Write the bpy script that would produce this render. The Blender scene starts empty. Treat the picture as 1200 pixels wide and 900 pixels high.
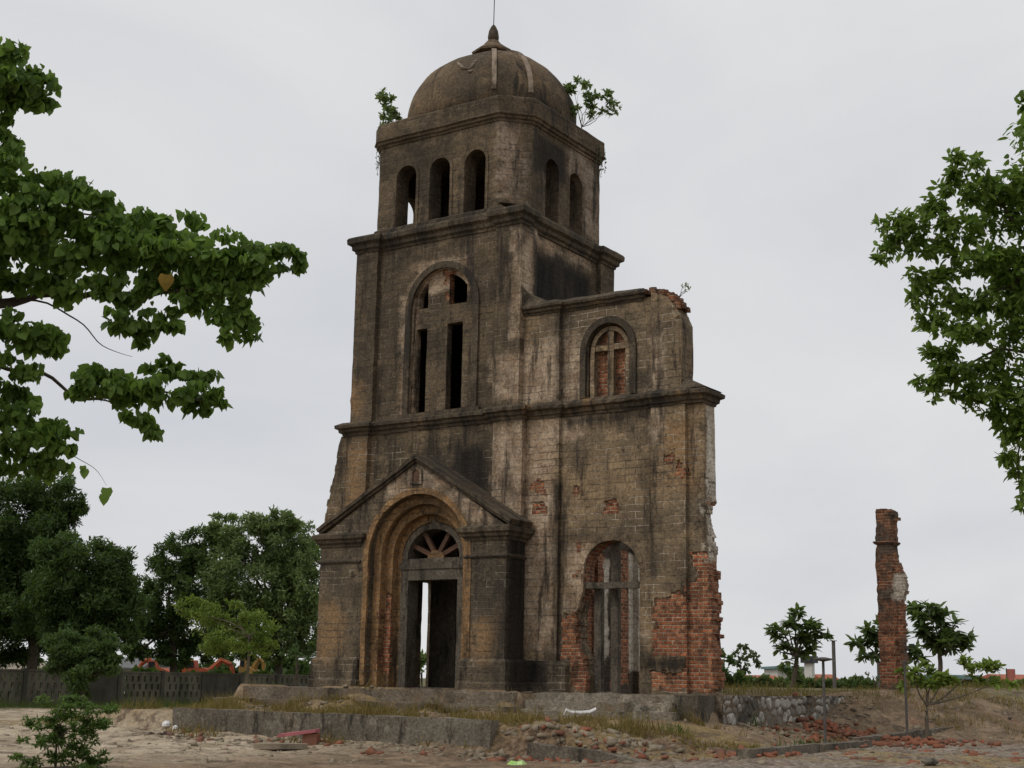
import bpy, bmesh, math, random
import numpy as np
from mathutils import Vector, noise as mnoise
from mathutils.geometry import tessellate_polygon

random.seed(7); RNG = np.random.default_rng(11)
SC = bpy.context.scene
COL = SC.collection
R = math.radians

# ------------------------------------------------------------------ camera
CAM = np.array([18.4232, -27.8263, 0.2053]); YAW, PITCH, ROLL, FPX = 0.588405, 0.208709, 0.018522, 1634.467
D_ = np.array([-math.sin(YAW)*math.cos(PITCH), math.cos(YAW)*math.cos(PITCH), math.sin(PITCH)])
R_ = np.array([math.cos(YAW), math.sin(YAW), 0.0]); U_ = np.cross(R_, D_)
cs, sn = math.cos(ROLL), math.sin(ROLL)
RR = cs*R_ + sn*U_                      # image axes after the slight roll
UU = cs*U_ - sn*R_
cam = bpy.data.cameras.new('camera'); camo = bpy.data.objects.new('camera', cam); COL.objects.link(camo)
from mathutils import Matrix
M = Matrix(((RR[0], UU[0], -D_[0], CAM[0]), (RR[1], UU[1], -D_[1], CAM[1]), (RR[2], UU[2], -D_[2], CAM[2]), (0, 0, 0, 1)))
camo.matrix_world = M
cam.sensor_fit = 'HORIZONTAL'; cam.sensor_width = 36.0; cam.lens = 36.0*FPX/1200.0
cam.clip_start = 0.1; cam.clip_end = 8000
SC.camera = camo

def ray(px, py):
    a, b = px-600.0, py-450.0
    A = a*cs + b*sn; B = -a*sn + b*cs
    return D_ + R_*A/FPX - U_*B/FPX
def at(px, py, dep):                    # a point seen in that direction, dep metres away along the axis
    return CAM + ray(px, py)*dep
def onplane(px, py, ax, val):
    v = ray(px, py); t = (val-CAM[ax])/v[ax]; return CAM + v*t

# ------------------------------------------------------------------ world and sun
W = bpy.data.worlds.new('World'); SC.world = W; W.use_nodes = True
nt = W.node_tree; nt.nodes.clear()
out = nt.nodes.new('ShaderNodeOutputWorld'); bg = nt.nodes.new('ShaderNodeBackground'); bg.inputs[1].default_value = 0.1
sky = nt.nodes.new('ShaderNodeTexSky'); sky.sky_type = 'NISHITA'; sky.sun_disc = False
SUN_EL, SUN_AZ = R(50), R(205)
sky.sun_elevation = SUN_EL; sky.sun_rotation = SUN_AZ; sky.dust_density = 4.0
hs = nt.nodes.new('ShaderNodeHueSaturation'); hs.inputs['Saturation'].default_value = 0.25
tc = nt.nodes.new('ShaderNodeTexCoord')
mp = nt.nodes.new('ShaderNodeMapping'); mp.inputs['Scale'].default_value = (1.3, 1.3, 3.2); mp.inputs['Rotation'].default_value = (0.12, 0.1, 0.5)
nz = nt.nodes.new('ShaderNodeTexNoise'); nz.inputs['Scale'].default_value = 1.25; nz.inputs['Detail'].default_value = 7; nz.inputs['Distortion'].default_value = 0.5; nz.inputs['Roughness'].default_value = 0.5
rp = nt.nodes.new('ShaderNodeValToRGB')
rp.color_ramp.elements[0].position = 0.33; rp.color_ramp.elements[0].color = (0.615, 0.635, 0.68, 1)
rp.color_ramp.elements[1].position = 0.66; rp.color_ramp.elements[1].color = (0.81, 0.81, 0.81, 1)
sc_ = nt.nodes.new('ShaderNodeVectorMath'); sc_.operation = 'SCALE'; sc_.inputs['Scale'].default_value = 10.0
mx = nt.nodes.new('ShaderNodeMix'); mx.data_type = 'RGBA'; mx.inputs[0].default_value = 0.93
L = nt.links.new
L(sky.outputs[0], hs.inputs['Color']); L(tc.outputs['Generated'], mp.inputs[0]); L(mp.outputs[0], nz.inputs['Vector'])
L(nz.outputs[0], rp.inputs[0]); L(rp.outputs[0], sc_.inputs[0]); L(hs.outputs[0], mx.inputs[6]); L(sc_.outputs[0], mx.inputs[7])
L(mx.outputs[2], bg.inputs[0]); L(bg.outputs[0], out.inputs[0])
sl = bpy.data.lights.new('sun', 'SUN'); sl.energy = 1.1; sl.angle = R(20); sl.color = (1.0, 0.96, 0.9)
so = bpy.data.objects.new('sun', sl); COL.objects.link(so)
sd = Vector((math.sin(SUN_AZ)*math.cos(SUN_EL), math.cos(SUN_AZ)*math.cos(SUN_EL), math.sin(SUN_EL)))
so.rotation_euler = sd.to_track_quat('Z', 'Y').to_euler(); so.location = (20, -20, 40)
vs = SC.view_settings; vs.view_transform = 'Standard'; vs.look = 'None'; vs.exposure = 0.0; vs.gamma = 1.0; vs.use_curve_mapping = False

# ------------------------------------------------------------------ node helpers
class NT:
    def __init__(s, name):
        s.m = bpy.data.materials.new(name); s.m.use_nodes = True; s.t = s.m.node_tree; s.t.nodes.clear()
        s.out = s.n('ShaderNodeOutputMaterial'); s.b = s.n('ShaderNodeBsdfPrincipled'); s.l(s.b.outputs[0], s.out.inputs[0])
        s.b.inputs['Roughness'].default_value = 0.9; s.b.inputs['Specular IOR Level'].default_value = 0.2
        s.co = s.n('ShaderNodeTexCoord').outputs['Object']
    def n(s, k): return s.t.nodes.new(k)
    def l(s, a, b): s.t.links.new(a, b)
    def put(s, v, sock):
        if v is None: return
        if hasattr(v, 'links') or isinstance(v, bpy.types.NodeSocket): s.l(v, sock)
        elif isinstance(v, (tuple, list)) and len(v) == 3 and sock.type == 'RGBA': sock.default_value = (*v, 1)
        else: sock.default_value = v
    def ma(s, op, a, b=None, c=None, clamp=False):
        x = s.n('ShaderNodeMath'); x.operation = op; x.use_clamp = clamp
        s.put(a, x.inputs[0]); s.put(b, x.inputs[1]); s.put(c, x.inputs[2]); return x.outputs[0]
    def vm(s, op, a, b=None):
        x = s.n('ShaderNodeVectorMath'); x.operation = op; s.put(a, x.inputs[0]); s.put(b, x.inputs[1]); return x.outputs[0]
    def noise(s, vec, scale, detail=4, rough=0.55, dist=0.0):
        x = s.n('ShaderNodeTexNoise'); s.put(vec, x.inputs['Vector']); x.inputs['Scale'].default_value = scale
        x.inputs['Detail'].default_value = detail; x.inputs['Roughness'].default_value = rough; x.inputs['Distortion'].default_value = dist
        return x.outputs[0]
    def mr(s, v, a, b, c=0.0, d=1.0, smooth=True):
        x = s.n('ShaderNodeMapRange'); x.interpolation_type = 'SMOOTHSTEP' if smooth else 'LINEAR'
        s.put(v, x.inputs[0]); x.inputs[1].default_value = a; x.inputs[2].default_value = b; x.inputs[3].default_value = c; x.inputs[4].default_value = d
        return x.outputs[0]
    def mix(s, f, a, b, mode='MIX'):
        x = s.n('ShaderNodeMix'); x.data_type = 'RGBA'; x.blend_type = mode
        s.put(f, x.inputs[0]); s.put(a, x.inputs[6]); s.put(b, x.inputs[7]); return x.outputs[2]
    def comb(s, x, y, z):
        n = s.n('ShaderNodeCombineXYZ'); s.put(x, n.inputs[0]); s.put(y, n.inputs[1]); s.put(z, n.inputs[2]); return n.outputs[0]
    def sep(s, v):
        n = s.n('ShaderNodeSeparateXYZ'); s.put(v, n.inputs[0]); return n.outputs
    def bump(s, h, strength=0.5, dist=0.02, prev=None):
        n = s.n('ShaderNodeBump'); n.inputs['Strength'].default_value = strength; n.inputs['Distance'].default_value = dist
        s.put(h, n.inputs['Height'])
        if prev is not None: s.l(prev, n.inputs['Normal'])
        return n.outputs[0]
    def brick(s, vec, w, h, mortar, c1, c2, cm, bias=0.0, smooth=0.3):
        n = s.n('ShaderNodeTexBrick'); s.put(vec, n.inputs['Vector']); n.inputs['Scale'].default_value = 1.0
        n.inputs['Brick Width'].default_value = w; n.inputs['Row Height'].default_value = h; n.inputs['Mortar Size'].default_value = mortar
        n.inputs['Mortar Smooth'].default_value = smooth; n.inputs['Bias'].default_value = bias
        s.put(c1, n.inputs['Color1']); s.put(c2, n.inputs['Color2']); s.put(cm, n.inputs['Mortar']); return n.outputs[0], n.outputs[1]
    def boxes(s, P, lst, warp, soft=.02):
        """mask from boxes (x0,x1,y0,y1,z0,z1) whose edges are broken up by warp"""
        cur = None
        for (x0, x1, y0, y1, z0, z1) in lst:
            v = s.vm('SUBTRACT', P, ((x0+x1)/2, (y0+y1)/2, (z0+z1)/2)); v = s.vm('ABSOLUTE', v)
            v = s.vm('SUBTRACT', v, ((x1-x0)/2, (y1-y0)/2, (z1-z0)/2)); o = s.sep(v)
            d = s.ma('MAXIMUM', o[2], s.ma('MAXIMUM', o[0], o[1])); cur = d if cur is None else s.ma('MINIMUM', cur, d)
        return s.mr(s.ma('ADD', cur, warp), soft, -soft)
    def color(s, c): s.put(c, s.b.inputs['Base Color'])
    def normal(s, n): s.l(n, s.b.inputs['Normal'])

def masonry(name, base=(.26,.20,.14), base2=(.15,.13,.105), dark=0.5, joints=0.7, row=0.168, bw=0.52, bricks=(), pale=(), ochre=(), darkb=(), ochre_amt=0.0, clean=(), allbrick=False, brick_dark=0.0, palecol=(.50,.385,.27)):
    s = NT(name); P = s.co; o = s.sep(P)
    g = s.n('ShaderNodeNewGeometry'); n3 = s.sep(s.vm('ABSOLUTE', g.outputs['True Normal']))
    sx = s.ma('GREATER_THAN', n3[0], s.ma('ADD', n3[1], 0.02))
    u = s.ma('ADD', s.ma('MULTIPLY', o[0], s.ma('SUBTRACT', 1.0, sx)), s.ma('MULTIPLY', o[1], sx))
    wob = s.ma('MULTIPLY', s.ma('SUBTRACT', s.noise(P, 1.7, 2), 0.5), 0.06)
    zz = s.ma('ADD', o[2], wob)
    big = s.noise(P, 0.55, 5, 0.6); mid = s.noise(P, 2.3, 6, 0.68); fine = s.noise(P, 16.0, 4, 0.7)
    w_lo = s.ma('SUBTRACT', s.noise(P, 1.1, 7, 0.74), 0.5)
    # ashlar coursing under the thin plaster
    vec = s.comb(u, zz, 0.0)
    bc, bf = s.brick(vec, bw, row, 0.011, (1.08,1.05,1.0), (.66,.64,.62), (.85,.85,.85), 0.0, 0.35)
    c = s.mix(s.mr(big, .36, .64), base2, base)
    c = s.mix(s.mr(mid, .48, .70, 0, .6), c, tuple(x*1.5 for x in base))
    c = s.mix(0.75, c, bc, 'MULTIPLY')
    if ochre: c = s.mix(s.ma('MULTIPLY', s.boxes(P, ochre, s.ma('MULTIPLY', w_lo, 1.6), .30), .75), c, s.mix(mid, (.25,.135,.055), (.36,.235,.125)))
    if ochre_amt: c = s.mix(s.mr(s.noise(P, 1.3, 6, .72), .62-ochre_amt*.5, .80-ochre_amt*.4, 0, .85), c, s.mix(mid, (.25,.12,.04), (.36,.22,.105)))
    if pale:
        pm = s.boxes(P, pale, s.ma('SUBTRACT', s.ma('MULTIPLY', w_lo, 1.2), .06), .14); c = s.mix(s.ma('MULTIPLY', pm, .85), c, s.mix(s.mr(mid,.38,.62), palecol, tuple(x*y for x, y in zip(palecol, (.62,.55,.50)))))
    # joints: pale mortar in places, blackened in others
    jm = s.ma('MULTIPLY', bf, s.mr(s.noise(P, 1.3, 5, .68), .45, .60, .05, joints))
    c = s.mix(jm, c, (.46,.385,.295))
    jd = s.ma('MULTIPLY', bf, s.mr(s.noise(P, .9, 6, .7), .50, .40, 0, .6)); c = s.mix(jd, c, (.030,.025,.020))
    # black mould: broad veil, vertical runs and blotches
    veil = s.noise(P, .75, 7, .66); c = s.mix(s.mr(veil, .56-dark*.14, .72-dark*.10, 0, .62), c, (.042,.035,.027))
    st = s.noise(s.comb(s.ma('MULTIPLY', u, 2.8), s.ma('MULTIPLY', u, 0.7), s.ma('MULTIPLY', o[2], .32)), 1.0, 8, .70)
    c = s.mix(s.mr(st, .57-dark*.10, .70-dark*.08, 0, .85), c, (.026,.022,.018))
    bl = s.noise(P, 2.2, 8, .76)
    c = s.mix(s.mr(bl, .60-dark*.08, .72-dark*.08, 0, .8), c, (.030,.026,.021))
    if darkb: c = s.mix(s.ma('MULTIPLY', s.boxes(P, darkb, s.ma('MULTIPLY', s.ma('SUBTRACT', st, .5), 1.5), .22), .94), c, s.mix(s.mr(st, .35, .62), (.034,.028,.022), (.009,.008,.007)))  # listed boxes darkened: stains, and in places shade put into the colour
    br_h = None; bm = None
    if bricks or allbrick:
        sn_ = s.n('ShaderNodeVectorMath'); sn_.operation = 'SNAP'; s.put(s.comb(u, zz, 0.0), sn_.inputs[0]); sn_.inputs[1].default_value = (.12,.085,.1)
        w_br = s.ma('ADD', s.ma('MULTIPLY', s.ma('SUBTRACT', s.noise(sn_.outputs[0], 2.6, 4, .7), .5), .75), s.ma('MULTIPLY', w_lo, .35))
        bvec = s.comb(u, s.ma('ADD', o[2], s.ma('MULTIPLY', wob, .6)), 0.0)
        rc, rf = s.brick(bvec, .235, .085, .016, (.34,.118,.055), (.19,.072,.040), (.34,.255,.175), -.05, .5)
        rc = s.mix(s.mr(mid, .45, .72, 0, .65), rc, (.34,.165,.08))
        rc = s.mix(s.mr(bl, .50-brick_dark*.1, .66-brick_dark*.1, 0, .85), rc, (.040,.028,.021))
        if brick_dark: rc = s.mix(s.mr(big, .40, .60, 0, brick_dark), rc, (.062,.034,.024))
        nb = s.noise(s.vm('MULTIPLY', sn_.outputs[0], (7.0, 9.0, 1.0)), 3.0, 2, .6)
        rc = s.mix(1.0, rc, s.mix(s.mr(nb, .36, .62), (.62,.60,.60), (1.25,1.22,1.18)), 'MULTIPLY')
        if allbrick: c = s.mix(s.mr(s.noise(P, .9, 6, .7), .58, .48, .04, 1.0), c, rc)
        else:
            bm = s.boxes(P, bricks, w_br, .03); c = s.mix(bm, c, rc)
        br_h = rf
    if clean: c = s.mix(s.ma('MULTIPLY', s.boxes(P, clean, s.ma('MULTIPLY', w_lo, .7), .05), .9), c, s.mix(s.mr(mid, .35, .65), (.64,.585,.49), (.42,.36,.275)))
    c = s.mix(1.0, c, s.mix(s.mr(fine, .3, .7), (.62,.62,.62), (1.3,1.3,1.3)), 'MULTIPLY')
    s.color(c)
    h = s.ma('SUBTRACT', s.ma('MULTIPLY', fine, .4), s.ma('MULTIPLY', bf, .7)); h = s.ma('ADD', h, s.ma('MULTIPLY', mid, .8))
    if br_h is not None: h = s.ma('SUBTRACT', h, s.ma('MULTIPLY', br_h, .9 if bm is None else s.ma('MULTIPLY', bm, 1.0)))
    if bm is not None: h = s.ma('SUBTRACT', h, s.ma('MULTIPLY', bm, 3.2))
    s.normal(s.bump(h, .9, .035))
    return s.m

def simple(name, c1, c2, scale=3.0, rough=.9, bump=.3, spot=None, spotcol=(.03,.03,.025), streak=False):
    s = NT(name); P = s.co
    n1 = s.noise(P, scale, 5, .62); n2 = s.noise(P, scale*5, 4, .7)
    c = s.mix(s.mr(n1, .33, .67), c1, c2); c = s.mix(1.0, c, s.mix(n2, (.68,.68,.68), (1.3,1.3,1.3)), 'MULTIPLY')
    if spot is not None:
        v = P
        if streak:
            o = s.sep(P); v = s.comb(s.ma('MULTIPLY', o[0], 2.5), s.ma('MULTIPLY', o[1], 2.5), s.ma('MULTIPLY', o[2], .45))
        c = s.mix(s.mr(s.noise(v, 1.4, 6, .7), spot, spot+.13, 0, .88), c, spotcol)
    s.color(c); s.b.inputs['Roughness'].default_value = rough
    s.normal(s.bump(s.ma('ADD', n1, s.ma('MULTIPLY', n2, .5)), bump, .03)); return s.m

def weathered(name, c1, c2, dark=.5, rust=.3, lichen=.3, streak=True):
    s = NT(name); P = s.co; o = s.sep(P)
    big = s.noise(P, .8, 6, .68); mid = s.noise(P, 3.2, 7, .72); fine = s.noise(P, 18, 5, .75)
    v = s.comb(s.ma('MULTIPLY', o[0], 3.0), s.ma('MULTIPLY', o[1], 3.0), s.ma('MULTIPLY', o[2], .8)) if streak else P
    c = s.mix(s.mr(big, .36, .62), c1, c2)
    c = s.mix(s.mr(mid, .52, .66, 0, .7), c, tuple(x*1.5 for x in c1))
    c = s.mix(s.mr(s.noise(P, 1.3, 6, .7), .66-rust*.3, .80-rust*.3, 0, .7), c, (.19,.125,.07))
    c = s.mix(s.mr(s.noise(v, 1.1, 8, .74), .58-dark*.16, .70-dark*.12, 0, .85), c, (.032,.028,.022))
    c = s.mix(s.mr(s.noise(P, 6.0, 5, .7), .72-lichen*.2, .80-lichen*.2, 0, .6), c, (.30,.27,.21))
    c = s.mix(1.0, c, s.mix(s.mr(fine, .3, .7), (.55,.55,.55), (1.35,1.35,1.35)), 'MULTIPLY')
    s.color(c); s.normal(s.bump(s.ma('ADD', s.ma('MULTIPLY', mid, 1.0), s.ma('MULTIPLY', fine, .4)), .9, .05)); return s.m

def foliage(name, c1, c2, trans=.35, rough=.55):
    s = NT(name); g = s.n('ShaderNodeNewGeometry'); r = g.outputs['Random Per Island']
    c = s.mix(r, c1, c2); c = s.mix(s.mr(s.noise(s.co, .9, 3), .4, .65, 0, .5), c, tuple(x*.6 for x in c1))
    s.color(c); s.b.inputs['Roughness'].default_value = rough; s.b.inputs['Specular IOR Level'].default_value = .25
    t = s.n('ShaderNodeBsdfTranslucent'); s.l(s.mix(.5, c, (.16,.26,.03)), t.inputs[0])
    m = s.n('ShaderNodeMixShader'); m.inputs[0].default_value = trans
    s.l(s.b.outputs[0], m.inputs[1]); s.l(t.outputs[0], m.inputs[2]); s.l(m.outputs[0], s.out.inputs[0]); return s.m

# ------------------------------------------------------------------ mesh helpers
class MB:
    def __init__(s): s.v = []; s.f = []
    def add(s, vs_, fs):
        k = len(s.v); s.v += [tuple(map(float, a)) for a in vs_]; s.f += [tuple(i+k for i in f) for f in fs]; return s
    def box(s, x0, x1, y0, y1, z0, z1):
        return s.add([(x0,y0,z0),(x1,y0,z0),(x1,y1,z0),(x0,y1,z0),(x0,y0,z1),(x1,y0,z1),(x1,y1,z1),(x0,y1,z1)],
                     [(3,2,1,0),(4,5,6,7),(0,1,5,4),(1,2,6,5),(2,3,7,6),(3,0,4,7)])
    def slab(s, ax, outer, holes, w0, w1):
        """outline with holes in the plane across axis ax, pulled from w0 to w1"""
        def put(p, w): return {'X': (w, p[0], p[1]), 'Y': (p[0], w, p[1]), 'Z': (p[0], p[1], w)}[ax]
        loops = [outer] + list(holes)
        tri = tessellate_polygon([[Vector((a, b, 0)) for a, b in lp] for lp in loops])
        flat = [q for lp in loops for q in lp]; n = len(flat)
        vs_ = [put(q, w0) for q in flat] + [put(q, w1) for q in flat]
        fs = [tuple(t) for t in tri] + [tuple(i+n for i in reversed(t)) for t in tri]
        k = 0
        for lp in loops:
            m = len(lp)
            for i in range(m): fs.append((k+i, k+(i+1) % m, k+(i+1) % m+n, k+i+n))
            k += m
        return s.add(vs_, fs)
    def sweep(s, rings, closed_ring=True, caps=True):
        n = len(rings[0]); vs_ = [p for r in rings for p in r]; fs = []
        for k in range(len(rings)-1):
            for i in range(n if closed_ring else n-1):
                j = (i+1) % n; fs.append((k*n+i, k*n+j, (k+1)*n+j, (k+1)*n+i))
        if caps:
            fs.append(tuple(range(n-1, -1, -1))); fs.append(tuple((len(rings)-1)*n+i for i in range(n)))
        return s.add(vs_, fs)
    def tube(s, pts, rad, n=8):
        pts = [Vector(p) for p in pts]
        if not hasattr(rad, '__len__'): rad = [rad]*len(pts)
        rings = []
        for i, p in enumerate(pts):
            d = (pts[min(i+1, len(pts)-1)] - pts[max(i-1, 0)]).normalized()
            a = d.cross(Vector((0, 0, 1)))
            if a.length < .05: a = d.cross(Vector((1, 0, 0)))
            a.normalize(); b = d.cross(a)
            rings.append([tuple(p + (a*math.cos(t)+b*math.sin(t))*rad[i]) for t in [2*math.pi*k/n for k in range(n)]])
        return s.sweep(rings)
    def lathe(s, cx, cy, prof, n=16):
        return s.sweep([[(cx+r*math.cos(2*math.pi*k/n), cy+r*math.sin(2*math.pi*k/n), z) for k in range(n)] for r, z in prof])
    def build(s, name, mat, parent=None, grid=0, amp=0.0, nscale=3.0, loc=None, smooth=False, wild=0.0):
        me = bpy.data.meshes.new(name); me.from_pydata(s.v, [], s.f)
        bm = bmesh.new(); bm.from_mesh(me); bmesh.ops.remove_doubles(bm, verts=bm.verts, dist=1e-5)
        bmesh.ops.recalc_face_normals(bm, faces=bm.faces)
        if grid:
            lo = [min(v.co[i] for v in bm.verts) for i in range(3)]; hi = [max(v.co[i] for v in bm.verts) for i in range(3)]
            for ax in range(3):
                k = math.ceil((lo[ax]+.02)/grid)
                while k*grid < hi[ax]-.02:
                    co = [0, 0, 0]; no = [0, 0, 0]; co[ax] = k*grid + .013; no[ax] = 1
                    bmesh.ops.bisect_plane(bm, geom=bm.verts[:]+bm.edges[:]+bm.faces[:], plane_co=co, plane_no=no, dist=1e-5); k += 1
        if amp:
            for v in bm.verts:
                a = mnoise.noise_vector(v.co*nscale); b = mnoise.noise_vector(v.co*nscale*.33+Vector((7, 3, 1)))
                v.co += a*amp + b*amp*.9
                if wild:
                    q = mnoise.noise(v.co*1.3)
                    if q > .25: v.co += mnoise.noise_vector(v.co*6.0)*wild*(q-.25)*2
        bm.to_mesh(me); bm.free()
        if smooth:
            for p in me.polygons: p.use_smooth = True
        me.materials.append(mat)
        o = bpy.data.objects.new(name, me); COL.objects.link(o)
        if parent is not None: o.parent = parent
        if loc is not None: o.location = loc
        return o

def tag(o, label=None, cat=None, group=None, kind=None):
    for k, v in (('label', label), ('category', cat), ('group', group), ('kind', kind)):
        if v: o[k] = v
    return o
def empty(name, loc=(0, 0, 0), rz=0.0):
    o = bpy.data.objects.new(name, None); COL.objects.link(o); o.location = loc; o.rotation_euler = (0, 0, rz); o.empty_display_size = .2; return o
def raw(name, V, F, mat, parent=None, loc=None):
    """V (n,3), F (m,k) arrays"""
    me = bpy.data.meshes.new(name); V = np.ascontiguousarray(V, dtype=np.float32); F = np.ascontiguousarray(F, dtype=np.int32)
    me.vertices.add(len(V)); me.vertices.foreach_set('co', V.ravel()); k = F.shape[1]
    me.loops.add(F.size); me.loops.foreach_set('vertex_index', F.ravel()); me.polygons.add(len(F))
    me.polygons.foreach_set('loop_start', np.arange(0, F.size, k, dtype=np.int32)); me.polygons.foreach_set('loop_total', np.full(len(F), k, dtype=np.int32))
    me.update(calc_edges=True); me.validate()
    if mat is not None: me.materials.append(mat)
    o = bpy.data.objects.new(name, me); COL.objects.link(o)
    if parent is not None: o.parent = parent
    if loc is not None: o.location = loc
    return o

def offset(poly, d):
    """counter-clockwise outline pushed outwards by d with mitred corners"""
    n = len(poly); res = []
    for i in range(n):
        p0, p1, p2 = Vector(poly[i-1]), Vector(poly[i]), Vector(poly[(i+1) % n])
        a = (p1-p0).normalized(); b = (p2-p1).normalized(); na = Vector((a.y, -a.x)); nb = Vector((b.y, -b.x))
        m = (na+nb); m = m/max(.2, (1+na.dot(nb))); res.append((p1.x+m.x*d, p1.y+m.y*d))
    return res
def cornice(mb, poly, prof):
    mb.sweep([[(x, y, z) for x, y in offset(poly, o)] for o, z in prof])
def arch(cx, hw, z0, zs, n=14, rise=None):
    rise = hw if rise is None else rise
    pts = [(cx-hw, z0)]
    for k in range(n+1):
        t = math.pi - math.pi*k/n; pts.append((cx+hw*math.cos(t), zs+rise*math.sin(t)))
    return pts + [(cx+hw, z0)]
def horseshoe(cx, h0, h1, z0, zs, n=20, r0=None, r1=None):
    a = arch(cx, h1, z0, zs, n, r1); b = arch(cx, h0, z0, zs, n, r0); return a + b[::-1]
def rag(p0, p1, step=.16, amp=.06):
    """broken courses between two points: little horizontal jumps"""
    p0, p1 = np.array(p0, float), np.array(p1, float); n = max(1, int(np.linalg.norm(p1-p0)/step)); res = []
    for k in range(n):
        a = p0 + (p1-p0)*k/n; b = p0 + (p1-p0)*(k+.98)/n; j = random.uniform(-amp, amp)
        res += [(a[0]+j, a[1]), (b[0]+j, b[1])]
    return res

# ---- value noise for ground
def _h(ix, iy, s): 
    v = np.sin(ix*127.1+iy*311.7+s*74.7)*43758.5453; return v-np.floor(v)
def vnoise(x, y, s=0):
    ix, iy = np.floor(x), np.floor(y); fx, fy = x-ix, y-iy; fx = fx*fx*(3-2*fx); fy = fy*fy*(3-2*fy)
    return (_h(ix,iy,s)*(1-fx)+_h(ix+1,iy,s)*fx)*(1-fy)+(_h(ix,iy+1,s)*(1-fx)+_h(ix+1,iy+1,s)*fx)*fy
def fbm(x, y, s=0, o=4):
    r = 0; a = .5
    for k in range(o): r = r + a*(vnoise(x*2**k, y*2**k, s+k)-.5); a *= .5
    return r
def sst(a, b, x):
    t = np.clip((x-a)/(b-a), 0, 1); return t*t*(3-2*t)
def ground(x, y):
    x = np.asarray(x, float); y = np.asarray(y, float)
    w1 = fbm(x*.5, y*.5, 3)*1.1
    low = -1.18 + .16*sst(4, 9, x) - .15*sst(10, 2, np.hypot(x-CAM[0], y-CAM[1])-6)
    low = low + fbm(x*.7, y*.7, 1)*.10 + fbm(x*3, y*3, 5, 3)*.05
    low = low + .12*sst(-8.4, -6.2, y)*sst(-10, -8, x)*sst(4.5, 3.0, x) + .10*sst(-2, -7, x)*sst(-9, -6.5, y)*sst(-12, -9, x)
    # terrace in front of the church, held by the low wall
    ter = np.minimum(sst(-8.8+0*x, -6.6, x+w1*.6), sst(7.6, 4.6, x+w1)) * sst(-6.1, -5.75, y + np.where(x > 3.7, (x-3.7)*.0 + w1*.6 - .1, 0)) 
    zt = np.where(y > -5.5, -.60 + .03*sst(-3, -1.8, y), -.60)
    h = low + (zt-low)*ter
    # floor of the ruin and the land behind
    pa = sst(-8.0, -7.2, x+w1*.3)*sst(5.3, 5.1, x)*np.where(x > 1.0, sst(-.35, -.2, y), sst(-1.3, -1.15, y))
    h = h + (-.10-h)*pa
    sp = sst(-2.6, -2.0, y)*sst(-.6, -1.1, y)*sst(-8.2, -7.5, x)*sst(1.6, .9, x); cov = fbm(x*.55, y*1.1, 51, 4)
    h = np.where(sp > 0, np.maximum(h, np.minimum(h + sp*sst(-.06, .16, cov)*np.where(y > -1.5, .40, .27), -.035 + .03*cov)), h)
    # mound round the brick pillar and the land to the right of it
    d = (x-5.5)*.87 - (y-9.8)*.49
    md = sst(4.9, -.2, d + w1*1.2)*sst(4.5, 8.5, y)*sst(4.6, 5.4, x)
    mz = .13 + .12*sst(10, 16, y)
    h = h + (mz-h)*md
    back = sst(9, 14, y)*sst(-15, -8, x)*sst(5.6, 4.6, x)
    h = h + (.05-h)*back
    near = np.exp(-np.hypot(x, y+3)/25.)
    h = h + near*(fbm(x*1.7, y*1.7, 9, 4)*.10 + fbm(x*4.3, y*4.3, 21, 4)*.08)*(1-pa*.85)
    bank = sst(3.2, 4.2, x)*sst(9.0, 7.0, x)*sst(-7.6, -6.4, y)*sst(-2.0, -4.5, y)
    h = h + bank*(np.abs(fbm(x*2.3, y*2.3, 31, 4))*.55-.10)
    return h

# ------------------------------------------------------------------ materials
# boxes: x0,x1,y0,y1,z0,z1
BR_WING = [(3.62,6,-.2,2,.75,2.1),(3.5,6,-.2,2,.05,.42),(4.4,6,-.2,2,.0,2.45),(4.55,6,-.2,2,2.3,3.0),(1.22,1.72,-.2,.5,.75,1.75),(1.38,2.0,-.2,.5,.0,.9),(.42,.70,-.2,.4,4.55,4.85),(.45,.7,-.2,.4,4.15,4.35),
           (3.95,4.1,-.2,.5,5.08,5.22),(4.25,4.45,-.2,.5,4.8,5.1),(2.35,2.6,-.2,.6,4.05,4.25),(1.5,1.65,0,.6,4.55,4.7),(1.55,3.3,.40,1.2,2.0,3.5),(2.9,3.25,.40,1.2,0,2.6),(4.8,5.4,.45,1.2,3.2,4.6)]
PALE_WING = [(-.1,1.3,0,.5,6.9,8.25),(1.1,3.5,0,.5,1.2,1.3),(.05,.95,0,.5,1.0,6.25),(1.1,1.7,0,.5,5.9,6.35),(3.6,3.8,0,.5,5.6,8.0),(1.1,1.9,0,.5,7.0,8.0),(1.35,1.75,0,.45,1.9,3.2)]
OCH_WING = [(3.9,4.6,0,.5,4.6,6.0),(1.5,1.75,0,.45,2.5,3.3)]
CLEAN_WING = [(4.84,5.4,.38,.80,2.9,4.05),(4.84,5.4,.40,1.0,4.2,6.4)]
M_WING = masonry('wing_stone', (.285,.205,.122), (.155,.12,.08), .47, .95, bricks=BR_WING, pale=PALE_WING, ochre=OCH_WING, clean=CLEAN_WING, darkb=[(3.3,4.8,-.2,.5,.44,.76),(1.0,1.25,-.2,.8,6.8,9.0),(.98,1.2,-.2,.8,.6,4.8),(3.5,3.62,-.2,.8,2.6,6.2),(1.2,3.5,0,.8,6.15,6.4)])  # darkb: plinth and cornice stains, plus shading painted along the pilaster edges
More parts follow.
